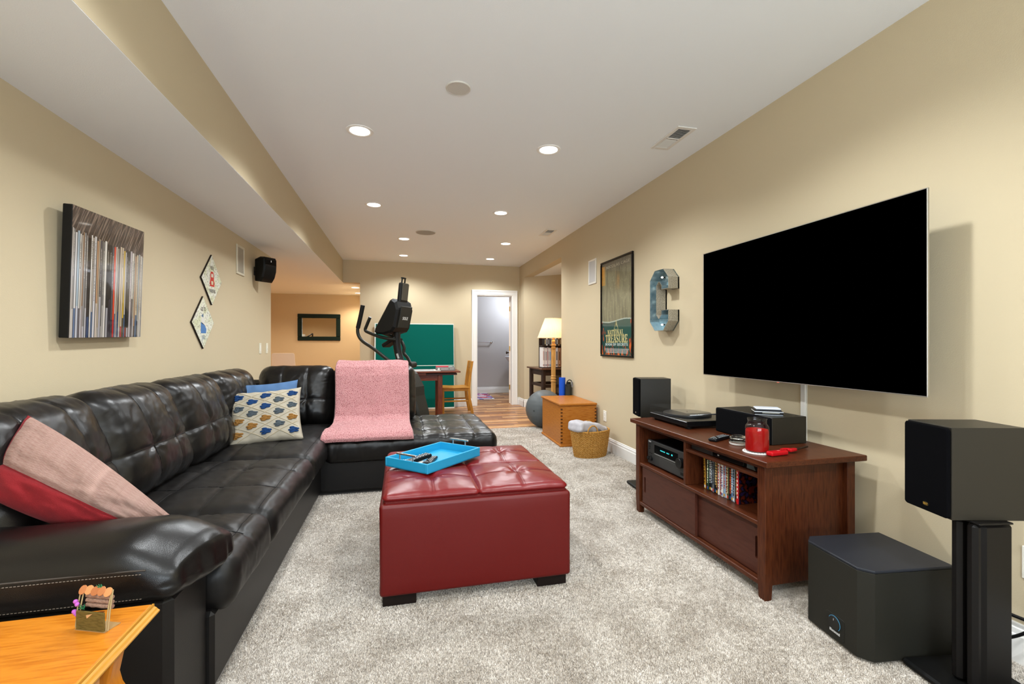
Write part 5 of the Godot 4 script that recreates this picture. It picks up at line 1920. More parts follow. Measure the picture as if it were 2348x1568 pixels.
	for s in [[Vector3(2.15, 0.355, -4.572), "white outlet plate on the right wall behind the wicker basket"], [Vector3(2.15, 0.365, -1.112), "white outlet plate on the right wall at the picture's edge"]]:
		var o := on_wall("wall_outlet", s[1], "outlet", s[0], ON_RIGHT, "wall outlets")
		obj("plate", G.new().bb(-0.036, 0.036, -0.058, 0.058, 0.0, 0.006, 0.002), mat("e8e4d8", 0.4), o)
		for y in [-0.022, 0.022]:
			obj("socket", G.new().bb(-0.016, 0.016, y - 0.014, y + 0.014, 0.005, 0.0075, 0.002), mat("efece2", 0.35), o)
			obj("slot_hole", G.new().bb(-0.008, -0.006, y - 0.004, y + 0.006, 0.007, 0.0078).bb(0.006, 0.008, y - 0.004, y + 0.006, 0.007, 0.0078), mat("2a2826"), o)
	# television
	var tv := on_wall("television", "large flat black television on the right wall above the media stand", "television", Vector3(2.15, 1.339, -2.0085), ON_RIGHT)
	var w := 1.349
	var h := 0.813
	var ed := G.new()
	frame_ring(ed, w, h, 0.004, 0.162, 0.172, 0.0008)
	obj("metal_edge", ed, mat("b9b7b0", 0.3, 0.5, 0.9), tv)
	var scr := mat("000000", 0.9, 0.0)
	scr.specular_mode = BaseMaterial3D.SPECULAR_DISABLED
	obj("screen", G.new().bb(-w / 2 + 0.004, w / 2 - 0.004, -h / 2 + 0.004, h / 2 - 0.004, 0.1625, 0.1715), scr, tv)
	obj("rear_box", G.new().bb(-0.5, 0.5, -0.38, 0.12, 0.125, 0.1625, 0.01), mat("151515", 0.5), tv)
	obj("wall_mount", G.new().bb(-0.25, 0.25, -0.25, 0.05, 0.0, 0.02, 0.002).bb(-0.06, 0.06, -0.16, -0.02, 0.02, 0.125, 0.004), mat("1a1a1a", 0.5), tv)
	obj("standby_dot", G.new().bb(-0.055, -0.046, -h / 2 - 0.0035, -h / 2 + 0.0, 0.164, 0.170), glow("d86a5a", 0.8), tv)
	var rw := on_wall("cable_cover", "white cable cover running down the wall from the television", "cable cover", Vector3(2.15, 0.70, -2.052), ON_RIGHT)
	obj("channel", G.new().bb(-0.0155, 0.0155, -0.29, 0.24, 0.0, 0.012, 0.002), mat("e6e3dc", 0.4), rw)
	obj("side_lip", G.new().bb(0.0155, 0.0195, -0.29, 0.24, 0.0, 0.006, 0.001), mat("d8d3c6", 0.4), rw)
	poster()
	letter_c()


func dotted(h: String) -> StandardMaterial3D:
	var m := StandardMaterial3D.new()
	m.albedo_color = hexc(h)
	m.roughness = 0.6
	tri_scale(m, Vector3.ONE * 12.0)
	bump(m, tex.grain, 0.04)
	return m


func poster():
	var W := 0.715
	var H := 1.022
	var o := on_wall("film_poster", "black framed glazed film poster with gold NATIONAL TREASURE title on the right wall", "poster", Vector3(2.15, 1.5145, -4.295), ON_RIGHT)
	var fr := G.new()
	frame_ring(fr, W, H, 0.020, 0.0, 0.022, 0.005)
	obj("frame", fr, mat("140f0d", 0.22), o)
	var iw := 220
	var ih := 320
	var im := Image.create(iw, ih, false, Image.FORMAT_RGB8)
	var n := noise(FastNoiseLite.TYPE_SIMPLEX, 0.018, 4, 61)
	var fl := noise(FastNoiseLite.TYPE_SIMPLEX, 0.035, 3, 62)
	for y in ih:
		var v := float(y) / ih
		for x in iw:
			var u := float(x) / iw
			var k := n.get_noise_2d(x * 2.2, y * 0.45)
			var c := hexc("5d5a45").lerp(hexc("8d8a6c"), clampf(0.5 + k * 0.6, 0, 1))
			c = c.lerp(hexc("3c352a"), clampf((0.13 - v) * 7.0, 0, 0.55))
			if u < 0.14 and v > 0.03 and v < 0.24:
				c = c.lerp(hexc("c98a2a"), clampf((0.14 - u) * 14.0 * (0.6 + k), 0, 0.95))
			if u > 0.48 and u < 0.62 and v > 0.12 and v < 0.32:
				c = c.lerp(hexc("a2703a"), clampf(0.5 + k, 0, 0.6) * (1.0 - absf(v - 0.2) * 6.0))
			if absf(k) < 0.018 and v < 0.6:
				c = c.lerp(hexc("d0c8a0"), 0.5)
			if v > 0.642 + 0.012 * sin(u * 6.0):
				c = hexc("0e3a38").lerp(hexc("164a44"), u)
				var e := maxf(absf(u - 0.5) * 2.0 - 0.62, (v - 0.90) * 3.4)
				var f := fl.get_noise_2d(x * 1.6, y * 0.55 + 40.0) * 0.75 + e * 1.5 + (v - 0.86) * 1.2
				if f > 0.42:
					c = c.lerp(hexc("c8401c"), clampf((f - 0.36) * 4.0, 0, 1)).lerp(hexc("f0a040"), clampf(f * 2.2 - 1.5, 0, 1))
			elif v > 0.630 + 0.012 * sin(u * 6.0):
				c = hexc("a9b4aa")
			im.set_pixel(x, y, c)
	var pm := printed(im, 0.35)
	obj("print", sheet(W - 0.036, H - 0.036, 0.008), pm, o)
	var gold := mat("d8c88a", 0.4)
	var pale := mat("c4d0cc", 0.4)
	text("NICOLAS CAGE", 0.026, mat("b8b09c", 0.4), o, Vector3(0.03, 0.437, 0.0085), Basis.IDENTITY, "lettering", 0.52, "Droid Sans", false)
	text("NATIONAL", 0.058, gold, o, Vector3(-0.02, -0.262, 0.0085), Basis.IDENTITY, "title", 0.36, "Droid Serif")
	text("TREASURE", 0.078, gold, o, Vector3(0.0, -0.325, 0.0085), Basis.IDENTITY, "title", 0.49, "Droid Serif")
	text("BOOK OF SECRETS", 0.026, pale, o, Vector3(0.0, -0.382, 0.0085), Basis.IDENTITY, "subtitle", 0.50)
	var tr := G.new()
	tr.tube([Vector3(-0.045, -0.225, 0.009), Vector3(0, -0.135, 0.009), Vector3(0.045, -0.225, 0.009), Vector3(-0.045, -0.225, 0.009)], 0.0022, 4)
	tr.tube([Vector3(-0.02, -0.20, 0.009), Vector3(0.0, -0.165, 0.009), Vector3(0.02, -0.20, 0.009)], 0.0018, 4)
	obj("triangle_emblem", tr, gold, o)
	var cr := G.new()
	var r := RandomNumberGenerator.new()
	r.seed = 8
	for row in 4:
		var x := -0.27 + row * 0.012
		while x < 0.27 - row * 0.012:
			var l := r.randf_range(0.004, 0.014)
			cr.bb(x, x + l, -0.432 - row * 0.0125, -0.4255 - row * 0.0125, 0.0082, 0.0088)
			x += l + 0.003
	obj("credit_lines", cr, mat("b9c2bf", 0.5), o)
	obj("glazing", sheet(W - 0.036, H - 0.036, 0.0125), clear_glass(0.03), o)


func letter_c():
	var o := on_wall("marquee_letter", "galvanised metal letter C with small bulbs on the right wall", "letter light", Vector3(2.15, 1.247, -3.487), ON_RIGHT)
	var w := 0.275
	var h := 0.50
	var c := 0.075
	var t := 0.10
	var k := 0.032
	var e := 0.165
	var p := PackedVector2Array([Vector2(c, 0), Vector2(w - c, 0), Vector2(w, c), Vector2(w, e), Vector2(w - t, e), Vector2(w - t, t + k), Vector2(w - t - k, t), Vector2(t + k, t), Vector2(t, t + k), Vector2(t, h - t - k), Vector2(t + k, h - t), Vector2(w - t - k, h - t), Vector2(w - t, h - t - k), Vector2(w - t, h - e), Vector2(w, h - e), Vector2(w, h - c), Vector2(w - c, h), Vector2(c, h), Vector2(0, h - c), Vector2(0, c)])
	var met := StandardMaterial3D.new()
	met.albedo_texture = ntex(noise(FastNoiseLite.TYPE_CELLULAR, 0.03, 2, 8), 256, ["7d949c", "8ea5ad", "a3b6bb", "879ea6"])
	met.metallic = 0.75
	met.roughness = 0.38
	tri_scale(met, Vector3.ONE * 3.0)
	var rim := StandardMaterial3D.new()
	rim.albedo_texture = ntex(noise(FastNoiseLite.TYPE_SIMPLEX, 0.06, 3, 18), 256, ["2c2a26", "8f8a7c", "a8a294", "b5ae9e", "a59e8c"])
	rim.metallic = 0.3
	rim.roughness = 0.55
	rim.cull_mode = BaseMaterial3D.CULL_DISABLED
	tri_scale(rim, Vector3.ONE * 6.0)
	obj("back_plate", G.new().at(Vector3(0, 0, 0.0)).prism(p, 0.012), met, o)
	var g := G.new()
	var gi := G.new()
	var D := 0.098
	for i in p.size():
		var a := p[i]
		var b := p[(i + 1) % p.size()]
		var d := (b - a).normalized()
		var nn := Vector2(-d.y, d.x) * 0.0022
		g.quad(Vector3(a.x, a.y, 0), Vector3(b.x, b.y, 0), Vector3(b.x, b.y, D), Vector3(a.x, a.y, D))
		g.quad(Vector3(a.x, a.y, D), Vector3(b.x, b.y, D), Vector3(b.x + nn.x, b.y + nn.y, D), Vector3(a.x + nn.x, a.y + nn.y, D))
		gi.quad(Vector3(b.x + nn.x, b.y + nn.y, 0.012), Vector3(a.x + nn.x, a.y + nn.y, 0.012), Vector3(a.x + nn.x, a.y + nn.y, D), Vector3(b.x + nn.x, b.y + nn.y, D))
	obj("outer_band", g, rim, o)
	obj("inner_band", gi, met, o)
	var bm := glow("fff6e6", 2.2)
	for q in [Vector2(0.085, 0.447), Vector2(0.195, 0.45), Vector2(0.226, 0.385), Vector2(0.05, 0.365), Vector2(0.05, 0.25), Vector2(0.05, 0.138), Vector2(0.085, 0.052), Vector2(0.195, 0.05), Vector2(0.226, 0.118)]:
		var s := G.new()
		s.cyl(Vector3(q.x, q.y, 0.012), Vector3(q.x, q.y, 0.026), 0.006, 10)
		var bulb := obj("socket", s, mat("3a3a38", 0.4), o)
		obj("bulb", G.new().ball(Vector3(q.x, q.y, 0.034), Vector3(0.0085, 0.0085, 0.011), 12), bm, bulb)
	ceiling_things()


func ceiling_things():
	for s in [[Vector3(0.31, 2.58, -2.562), 0.070, "small round white cover in the ceiling near the camera", "ceiling speaker"], [Vector3(0.302, 2.58, -5.985), 0.128, "large round grey speaker grille in the ceiling, farther back", "ceiling speaker"]]:
		var o := thing("ceiling_speaker", s[2], s[3], s[0])
		var r: float = s[1]
		obj("bezel", G.new().lathe([Vector2(r, 0), Vector2(r, -0.004), Vector2(r - 0.004, -0.007), Vector2(r - 0.008, -0.006)], 40), mat("d8d4cc", 0.5), o)
		obj("grille", G.new().lathe([Vector2(r - 0.008, -0.0055), Vector2(0, -0.0058)], 40), dotted("cfcac2" if r < 0.1 else "a8a29a"), o)
	for s in [[1.846, -2.835, "ceiling air vent nearest the camera, beside the television wall"], [1.84, -5.62, "ceiling air vent farther back, beside the television wall"]]:
		var o := thing("ceiling_vent", s[2], "air vent", Vector3(s[0], 2.58, s[1]), 0.0, "ceiling air vents")
		var w := 0.143
		var l := 0.345
		var f := G.new()
		f.bb(-w / 2, -w / 2 + 0.026, -0.007, 0, -l / 2, l / 2, 0.002)
		f.bb(w / 2 - 0.026, w / 2, -0.007, 0, -l / 2, l / 2, 0.002)
		f.bb(-w / 2 + 0.026, w / 2 - 0.026, -0.007, 0, -l / 2, -l / 2 + 0.03, 0.002)
		f.bb(-w / 2 + 0.026, w / 2 - 0.026, -0.007, 0, l / 2 - 0.03, l / 2, 0.002)
		f.bb(-w / 2 + 0.026, w / 2 - 0.026, -0.007, 0, -0.007, 0.007, 0.002)
		obj("frame", f, mat("e6e2dc", 0.45), o)
		obj("dark_backing", G.new().bb(-w / 2 + 0.02, w / 2 - 0.02, -0.0008, 0.0, -l / 2 + 0.02, l / 2 - 0.02), mat("3a3632", 0.9), o)  # dark sheet behind the slats stands for the unlit duct
		for side in [-1.0, 1.0]:
			for k in 9:
				var z: float = side * (0.015 + 0.0142 * (k + 0.5))
				var sl := G.new().at(Vector3(0, -0.0038, z), Vector3(38.0 * side, 0, 0))
				sl.box(Vector3.ZERO, Vector3(w - 0.054, 0.001, 0.0085))
				obj("slat", sl, mat("dcd8d1", 0.5), o)


func corner_things():
	# blanket chest
	var c := thing("blanket_chest", "oak blanket chest with dovetailed corners against the right wall", "chest", Vector3(1.925, 0, -5.12), -2.0)
	var ox := wood("oak", ["985516", "a8641e", "b4722c", "aa6824", "905014"], 0, 0.38, 0.9, 9.0, 81)
	var oz := wood("oak", ["985516", "a8641e", "b4722c", "aa6824", "905014"], 2, 0.38, 0.9, 9.0, 81)
	var w := 0.415
	var l := 0.76
	obj("end_board", G.new().bb(-w / 2, w / 2, 0.02, 0.452, l / 2 - 0.02, l / 2, 0.002), ox, c)
	obj("end_board", G.new().bb(-w / 2, w / 2, 0.02, 0.452, -l / 2, -l / 2 + 0.02, 0.002), ox, c)
	obj("side_board", G.new().bb(-w / 2, -w / 2 + 0.02, 0.02, 0.452, -l / 2 + 0.02, l / 2 - 0.02, 0.002), oz, c)
	obj("side_board", G.new().bb(w / 2 - 0.02, w / 2, 0.02, 0.452, -l / 2 + 0.02, l / 2 - 0.02, 0.002), oz, c)
	obj("lid", G.new().bb(-w / 2 - 0.014, w / 2 + 0.004, 0.455, 0.478, -l / 2 - 0.02, l / 2 + 0.016, 0.005), oz, c)
	obj("base_moulding", G.new().bb(-w / 2 - 0.012, w / 2 + 0.002, 0.0, 0.026, -l / 2 - 0.01, l / 2 + 0.012, 0.006), oz, c)
	for k in 11:
		var y := 0.05 + k * 0.0365
		for x in [-w / 2 + 0.010, w / 2 - 0.010]:
			obj("dovetail", G.new().bb(x - 0.0102, x + 0.0102, y - 0.008, y + 0.008, l / 2 - 0.01, l / 2 + 0.0006), mat("4f2b10", 0.5), c)
	# wicker basket
	var b := thing("wicker_basket", "oval wicker basket with two loop handles holding a grey towel", "basket", Vector3(1.868, 0, -4.325), 14.0)
	var ry := func(y: float) -> float: return lerpf(0.168, 0.212, pow(y / 0.265, 0.8))
	var inner := G.new()
	inner.lathe([Vector2(0, 0.006), Vector2(0.155, 0.006), Vector2(0.195, 0.255), Vector2(0.205, 0.262)], 40, true, 1.0, 0.72)
	obj("lining", inner, mat("6d4d26", 0.9), b)
	var st := G.new()
	var r := RandomNumberGenerator.new()
	r.seed = 17
	var rows := 24
	for i in rows:
		var y := 0.008 + i * 0.0108
		var n := 40
		for j in n:
			var a0 := TAU * (j + (0.5 if i % 2 else 0.0)) / n
			var line := []
			var rad: float = ry.call(y)
			for k in 5:
				var a := a0 + TAU / n * 1.45 * (k / 4.0 - 0.5)
				var out: float = rad + 0.0042 * cos((k / 4.0 - 0.5) * PI * 1.15) + r.randf() * 0.0012
				line.append(Vector3(cos(a) * out, y + (k / 4.0 - 0.5) * 0.006 + r.randf_range(-0.001, 0.001), sin(a) * out * 0.72))
			st.tube(line, [0.0026, 0.0048, 0.0054, 0.0048, 0.0026], 5)
	var sm := StandardMaterial3D.new()
	sm.albedo_texture = ntex(noise(FastNoiseLite.TYPE_SIMPLEX, 0.02, 4, 55), 256, ["7d5222", "a8752f", "c08d48", "d0a25e", "ad7a38"])
	sm.roughness = 0.75
	sm.metallic_specular = 0.25
	tri_scale(sm, Vector3(9, 14, 9))
	var wv := obj("woven_side", st, sm, b)
	wv.set_meta("kind", "stuff")
	var rim := []
	for j in 48:
		var a := TAU * j / 48.0
		rim.append(Vector3(cos(a) * 0.212, 0.266 + 0.0015 * sin(a * 24.0), sin(a) * 0.212 * 0.72))
	obj("rim", G.new().tube(rim, 0.0075, 8, true), sm, b)
	for s in [Vector3(-0.075, 0.262, 0.138), Vector3(0.075, 0.262, -0.138)]:
		var arc := []
		for k in 15:
			var a := PI * k / 14.0
			arc.append(s + Vector3(-cos(a) * 0.062, sin(a) * 0.075 - 0.006, 0.004 * sin(a)))
		obj("handle", G.new().tube(arc, 0.0066, 8), sm, b)
	var tw := thing("folded_towel", "pale grey folded towel lying in the wicker basket", "towel", Vector3(1.868, 0.262, -4.325), 14.0)
	var tg := G.new().at(Vector3(-0.03, 0.012, 0.0), Vector3(0, 8, -13))
	tg.soft(Vector3(0.41, 0.105, 0.20), 0.034, Vector3i(30, 4, 12), func(p: Vector3, n: Vector3) -> Vector3:
		return p + n * (0.010 * wr.get_noise_3d(p.x * 1.6, p.y, p.z * 2.0)) + Vector3(0, 0.02 * cos(p.x * 7.0), 0))
	var tmat := mat("c9c6cb", 0.95, 0.1).duplicate()
	tri_scale(tmat, Vector3.ONE * 10.0)
	bump(tmat, tex.fine, 0.15)
	obj("cloth", tg, tmat, tw)
	var tf := G.new().at(Vector3(0.075, -0.015, 0.055), Vector3(0, 20, -16))
	tf.soft(Vector3(0.17, 0.05, 0.07), 0.02, Vector3i(12, 3, 6))
	obj("dark_fold", tf, mat("6c686c", 0.95, 0.1), tw)
	# exercise ball
	var bl := thing("exercise_ball", "large dark grey exercise ball by the oak chest", "exercise ball", Vector3(1.89, 0, -5.93))
	var pr := []
	for i in 61:
		var a := -PI / 2 + PI * i / 60.0
		var rr := 0.255 + 0.0009 * sin(i * PI)
		if i % 4 == 2 and absf(i - 30.0) < 14.0:
			rr -= 0.0012
		pr.append(Vector2(cos(a) * rr if i > 0 and i < 60 else 0.0, 0.255 + sin(a) * rr))
	obj("shell", G.new().lathe(pr, 64, true), mat("5b6062", 0.42), bl)
	obj("valve", G.new().cyl(Vector3(-0.19, 0.255, 0.16), Vector3(-0.2005, 0.255, 0.168), 0.008, 12), mat("3a3d3e", 0.5), bl)
	# rolled mats standing behind the chest
	var m1 := thing("yoga_mat", "bright blue rolled exercise mat standing behind the oak chest", "exercise mat", Vector3(2.028, 0, -5.60))
	roll(m1, 0.045, 0.70, "1f56c8")
	var m2 := thing("yoga_mat", "charcoal rolled mat with a grey strap standing behind the oak chest", "exercise mat", Vector3(2.09, 0, -5.535), 20.0)
	roll(m2, 0.045, 0.615, "33352f")
	var sp := []
	for i in 13:
		var a := PI * i / 12.0
		sp.append(Vector3(-cos(a) * 0.055, 0.60 + sin(a) * 0.075, 0.02))
	obj("strap", G.new().tube(sp, 0.006, 6), mat("22242a", 0.8), m2)
	obj("buckle", G.new().at(Vector3(0.012, 0.62, 0.056), Vector3(0, 0, 12)).box(Vector3.ZERO, Vector3(0.022, 0.075, 0.006), 0.002), mat("848890", 0.4), m2)
	var m3 := thing("yoga_mat", "near black rolled mat nearest the wall behind the oak chest", "exercise mat", Vector3(2.122, 0, -5.61), 0.0)
	roll(m3, 0.025, 0.64, "262822")
	# floor lamp
	var l2 := thing("floor_lamp", "oak floor lamp with a lit cream pleated shade in the alcove opening", "lamp", Vector3(2.13, 0, -6.25))
	var oy := wood("lamp_oak", ["b9803a", "c9924c", "d6a25e", "cc984f"], 1, 0.38, 0.9, 9.0, 82)
	obj("base", G.new().lathe([Vector2(0, 0), Vector2(0.15, 0), Vector2(0.155, 0.01), Vector2(0.15, 0.025), Vector2(0.10, 0.035), Vector2(0.06, 0.055), Vector2(0.04, 0.07), Vector2(0, 0.07)], 36, true), oy, l2)
	var post := G.new()
	post.bb(-0.028, 0.028, 0.06, 0.59, -0.028, 0.028, 0.006)
	post.lathe([Vector2(0.030, 0.585), Vector2(0.042, 0.592), Vector2(0.044, 0.605), Vector2(0.034, 0.612), Vector2(0.032, 0.622), Vector2(0.042, 0.632), Vector2(0.042, 0.645), Vector2(0.034, 0.652), Vector2(0.034, 0.662), Vector2(0.040, 0.672), Vector2(0.034, 0.685), Vector2(0.026, 0.69)], 8)
	post.bb(-0.027, 0.027, 0.685, 1.065, -0.027, 0.027, 0.006)
	post.lathe([Vector2(0.026, 1.06), Vector2(0.036, 1.068), Vector2(0.038, 1.082), Vector2(0.028, 1.090), Vector2(0.027, 1.10), Vector2(0.038, 1.112), Vector2(0.038, 1.125), Vector2(0.024, 1.135), Vector2(0.024, 1.165), Vector2(0.03, 1.175), Vector2(0.018, 1.19), Vector2(0.014, 1.23), Vector2(0, 1.23)], 24)
	obj("post", post, oy, l2)
	var sh := G.new()
	sh.grid(160, 3, func(u: float, v: float) -> Vector3:
		var a := -u * TAU
		var rr := lerpf(0.228, 0.122, v) * (1.0 + 0.010 * sin(u * TAU * 40.0))
		return Vector3(cos(a) * rr, lerpf(1.225, 1.505, v), sin(a) * rr))
	var shm := StandardMaterial3D.new()
	shm.albedo_color = hexc("efe4cc")
	shm.roughness = 0.9
	shm.metallic_specular = 0.1
	shm.backlight_enabled = true
	shm.backlight = Color(1.0, 0.95, 0.85)
	shm.cull_mode = BaseMaterial3D.CULL_DISABLED
	obj("shade", sh, shm, l2)
	var hoop := G.new()
	for q in [[0.228, 1.225], [0.122, 1.505]]:
		var ring := []
		for j in 40:
			ring.append(Vector3(cos(TAU * j / 40.0) * q[0], q[1], sin(TAU * j / 40.0) * q[0]))
		hoop.tube(ring, 0.004, 6, true)
	obj("shade_trim", hoop, mat("e0d2b4", 0.8), l2)
	obj("bulb", G.new().ball(Vector3(0, 1.33, 0), Vector3(0.03, 0.04, 0.03), 14), glow("ffe9c4", 1.5), l2)
	obj("finial", G.new().cyl(Vector3(0, 1.36, 0), Vector3(0, 1.52, 0), 0.004, 8), mat("a8863c", 0.3, 0.5, 0.9), l2)
	var lt := OmniLight3D.new()
	lt.name = "bulb_light"
	lt.light_color = Color(1.0, 0.82, 0.58)
	lt.light_energy = 0.11
	lt.light_size = 0.03
	lt.omni_range = 10.0
	lt.omni_attenuation = 2.0
	lt.shadow_enabled = true
	lt.position = Vector3(0, 1.33, 0)
	l2.add_child(lt)
	# desk
	var d := thing("alcove_desk", "dark stained mission style desk in the alcove", "desk", Vector3(2.36, 0, -7.20), 3.0)
	var dk := wood("walnut", ["21160f", "2f2018", "3b2a20", "2a1c14"], 0, 0.4, 0.8, 8.0, 83)
	var dz := wood("walnut", ["21160f", "2f2018", "3b2a20", "2a1c14"], 2, 0.4, 0.8, 8.0, 83)
	var dy := wood("walnut", ["21160f", "2f2018", "3b2a20", "2a1c14"], 1, 0.4, 0.8, 8.0, 83)
	obj("top", G.new().bb(-0.25, 0.26, 0.728, 0.75, -0.37, 0.37, 0.003), wood("walnut_top", ["4a3020", "5a3c28", "6a4a34", "503522"], 2, 0.3, 0.8, 8.0, 84), d)
	obj("apron", G.new().bb(-0.20, -0.18, 0.635, 0.728, -0.30, 0.30, 0.002), dz, d)
	obj("apron", G.new().bb(-0.20, 0.24, 0.635, 0.728, 0.30, 0.32, 0.002), dk, d)
	for z in [-0.29, 0.29]:
		for x in [-0.19, 0.225]:
			obj("leg", G.new().bb(x - 0.022, x + 0.022, 0, 0.728, z - 0.05, z - 0.008, 0.003).bb(x - 0.022, x + 0.022, 0, 0.728, z + 0.006, z + 0.045, 0.003), dy, d)
		obj("stretcher", G.new().bb(-0.17, 0.21, 0.44, 0.49, z - 0.01, z + 0.01, 0.002), dk, d)
	obj("stretcher", G.new().bb(-0.20, -0.18, 0.45, 0.50, -0.28, 0.28, 0.002), dz, d)
	obj("lower_shelf", G.new().bb(-0.18, 0.2, 0.30, 0.315, -0.25, 0.3, 0.002), dk, d)
	# small shelf with tall books and cases on the desk
	var rk := thing("desk_shelf", "small dark wooden shelf standing on the alcove desk", "shelf", Vector3(2.37, 0.751, -7.03))
	obj("upper_board", G.new().bb(-0.19, 0.20, 0.345, 0.36, -0.11, 0.09, 0.002), dk, rk)
	obj("top_board", G.new().bb(-0.15, 0.20, 0.54, 0.552, -0.11, 0.07, 0.002), dk, rk)
	obj("bottom_board", G.new().bb(-0.19, 0.20, 0.0, 0.012, -0.11, 0.09, 0.002), dk, rk)
	obj("back_board", G.new().bb(-0.185, 0.195, 0.0, 0.55, -0.12, -0.108), dk, rk)
	obj("upright", G.new().bb(-0.035, -0.021, 0.012, 0.345, -0.108, 0.085, 0.002), dy, rk)
	obj("upright", G.new().bb(0.186, 0.20, 0.0, 0.345, -0.108, 0.088, 0.002).bb(0.186, 0.20, 0.36, 0.54, -0.108, 0.07), dy, rk)
	var tone := ["e2dfdc", "cfc6c8", "e6e0de", "b8a8ac", "dcd8d6", "c8c4c6", "e4dcd8", "d2cdd0", "b08a70", "7a4a2c"]
	var say := ["tall white spined book at the left end of the desk shelf", "tall pale pink spined book, second from the left on the desk shelf", "tall off-white book, third on the desk shelf", "tall mauve spined book, fourth on the desk shelf", "tall pale book, fifth on the desk shelf", "tall light grey book with a blue foot, left of the shelf's upright", "tall cream book right of the shelf's upright", "tall pale grey book behind the lamp post", "tall tan book right of the lamp post", "tall brown book at the right end of the desk shelf"]
	for i in 10:
		var x := -0.178 + i * 0.0235 if i < 6 else -0.008 + (i - 6) * 0.046
		var bk := thing("tall_book", say[i], "book", Vector3(2.37 + x, 0.764, -7.03), 0.0, "tall books on the desk shelf")
		var wd := 0.0215 if i < 6 else 0.04
		var hh := 0.322 - 0.006 * (i % 3)
		obj("cover", G.new().bb(0, wd, 0, hh, -0.10, 0.075, 0.002), mat(tone[i], 0.5), bk)
		obj("spine_print", G.new().bb(wd * 0.3, wd * 0.7, hh * 0.35, hh * 0.8, 0.0745, 0.0756).bb(wd * 0.2, wd * 0.8, hh * 0.08, hh * 0.14, 0.0745, 0.0756), mat(["8a4440", "6a6a72", "3a3a40", "a04848", "54545c", "2f7fc0", "7a3030", "484850", "5a3a20", "c0a060"][i], 0.5), bk)
	for i in 11:
		var cs := thing("disc_case", ["dark disc case at the left end of the top tier", "white disc case, second on the top tier", "black disc case, third on the top tier", "grey disc case, fourth on the top tier", "pale disc case, fifth on the top tier", "dark red disc case near the middle of the top tier", "white disc case near the middle of the top tier", "black disc case right of the lamp post on the top tier", "tan disc case right of the lamp post on the top tier", "dark brown disc case near the right end of the top tier", "cream disc case at the right end of the top tier"][i], "disc case", Vector3(2.37 - 0.145 + i * 0.029, 0.751 + 0.3605, -7.03), 0.0, "disc cases on the desk shelf's top tier")
		obj("case_body", G.new().bb(0, 0.024, 0, 0.125, -0.07, 0.06, 0.001), mat(["2a2420", "e0dcd8", "1c1a1c", "8a8684", "d2ccc8", "6a2c28", "e2ded8", "221e1e", "a8845c", "3c2a20", "d8ccb0"][i], 0.3), cs)
		obj("spine_strip", G.new().bb(0.006, 0.018, 0.02, 0.10, 0.0595, 0.0606), mat(["c8b890", "3a3a40", "b0b0b0", "2a2a2a", "7a3a30", "e0d0c0", "44506a", "c8c8c8", "4a3018", "c0a078", "6a5040"][i], 0.4), cs)


func roll(o: Node3D, r: float, h: float, c: String):
	var pts := PackedVector2Array()
	var n := 90
	var turns := 4.0
	for i in n + 1:
		var a := TAU * turns * i / n
		var q := lerpf(0.012, r, float(i) / n)
		pts.append(Vector2(cos(a), sin(a)) * q)
	var g := G.new()
	var th := 0.0045
	g.sm(0)
	for i in n:
		var a := pts[i]
		var b := pts[i + 1]
		var a2 := a * (1.0 - th / a.length())
		var b2 := b * (1.0 - th / b.length())
		g.sm(0)
		g.quad(Vector3(b.x, 0.002, b.y), Vector3(a.x, 0.002, a.y), Vector3(a.x, h, a.y), Vector3(b.x, h, b.y))
		g.sm(1)
		g.quad(Vector3(a2.x, 0.002, a2.y), Vector3(b2.x, 0.002, b2.y), Vector3(b2.x, h, b2.y), Vector3(a2.x, h, a2.y))
		g.sm(-1)
		g.face([Vector3(a.x, h, a.y), Vector3(b.x, h, b.y), Vector3(b2.x, h, b2.y), Vector3(a2.x, h, a2.y)], Vector3.UP)
	obj("rolled_sheet", g, mat(c, 0.7), o)


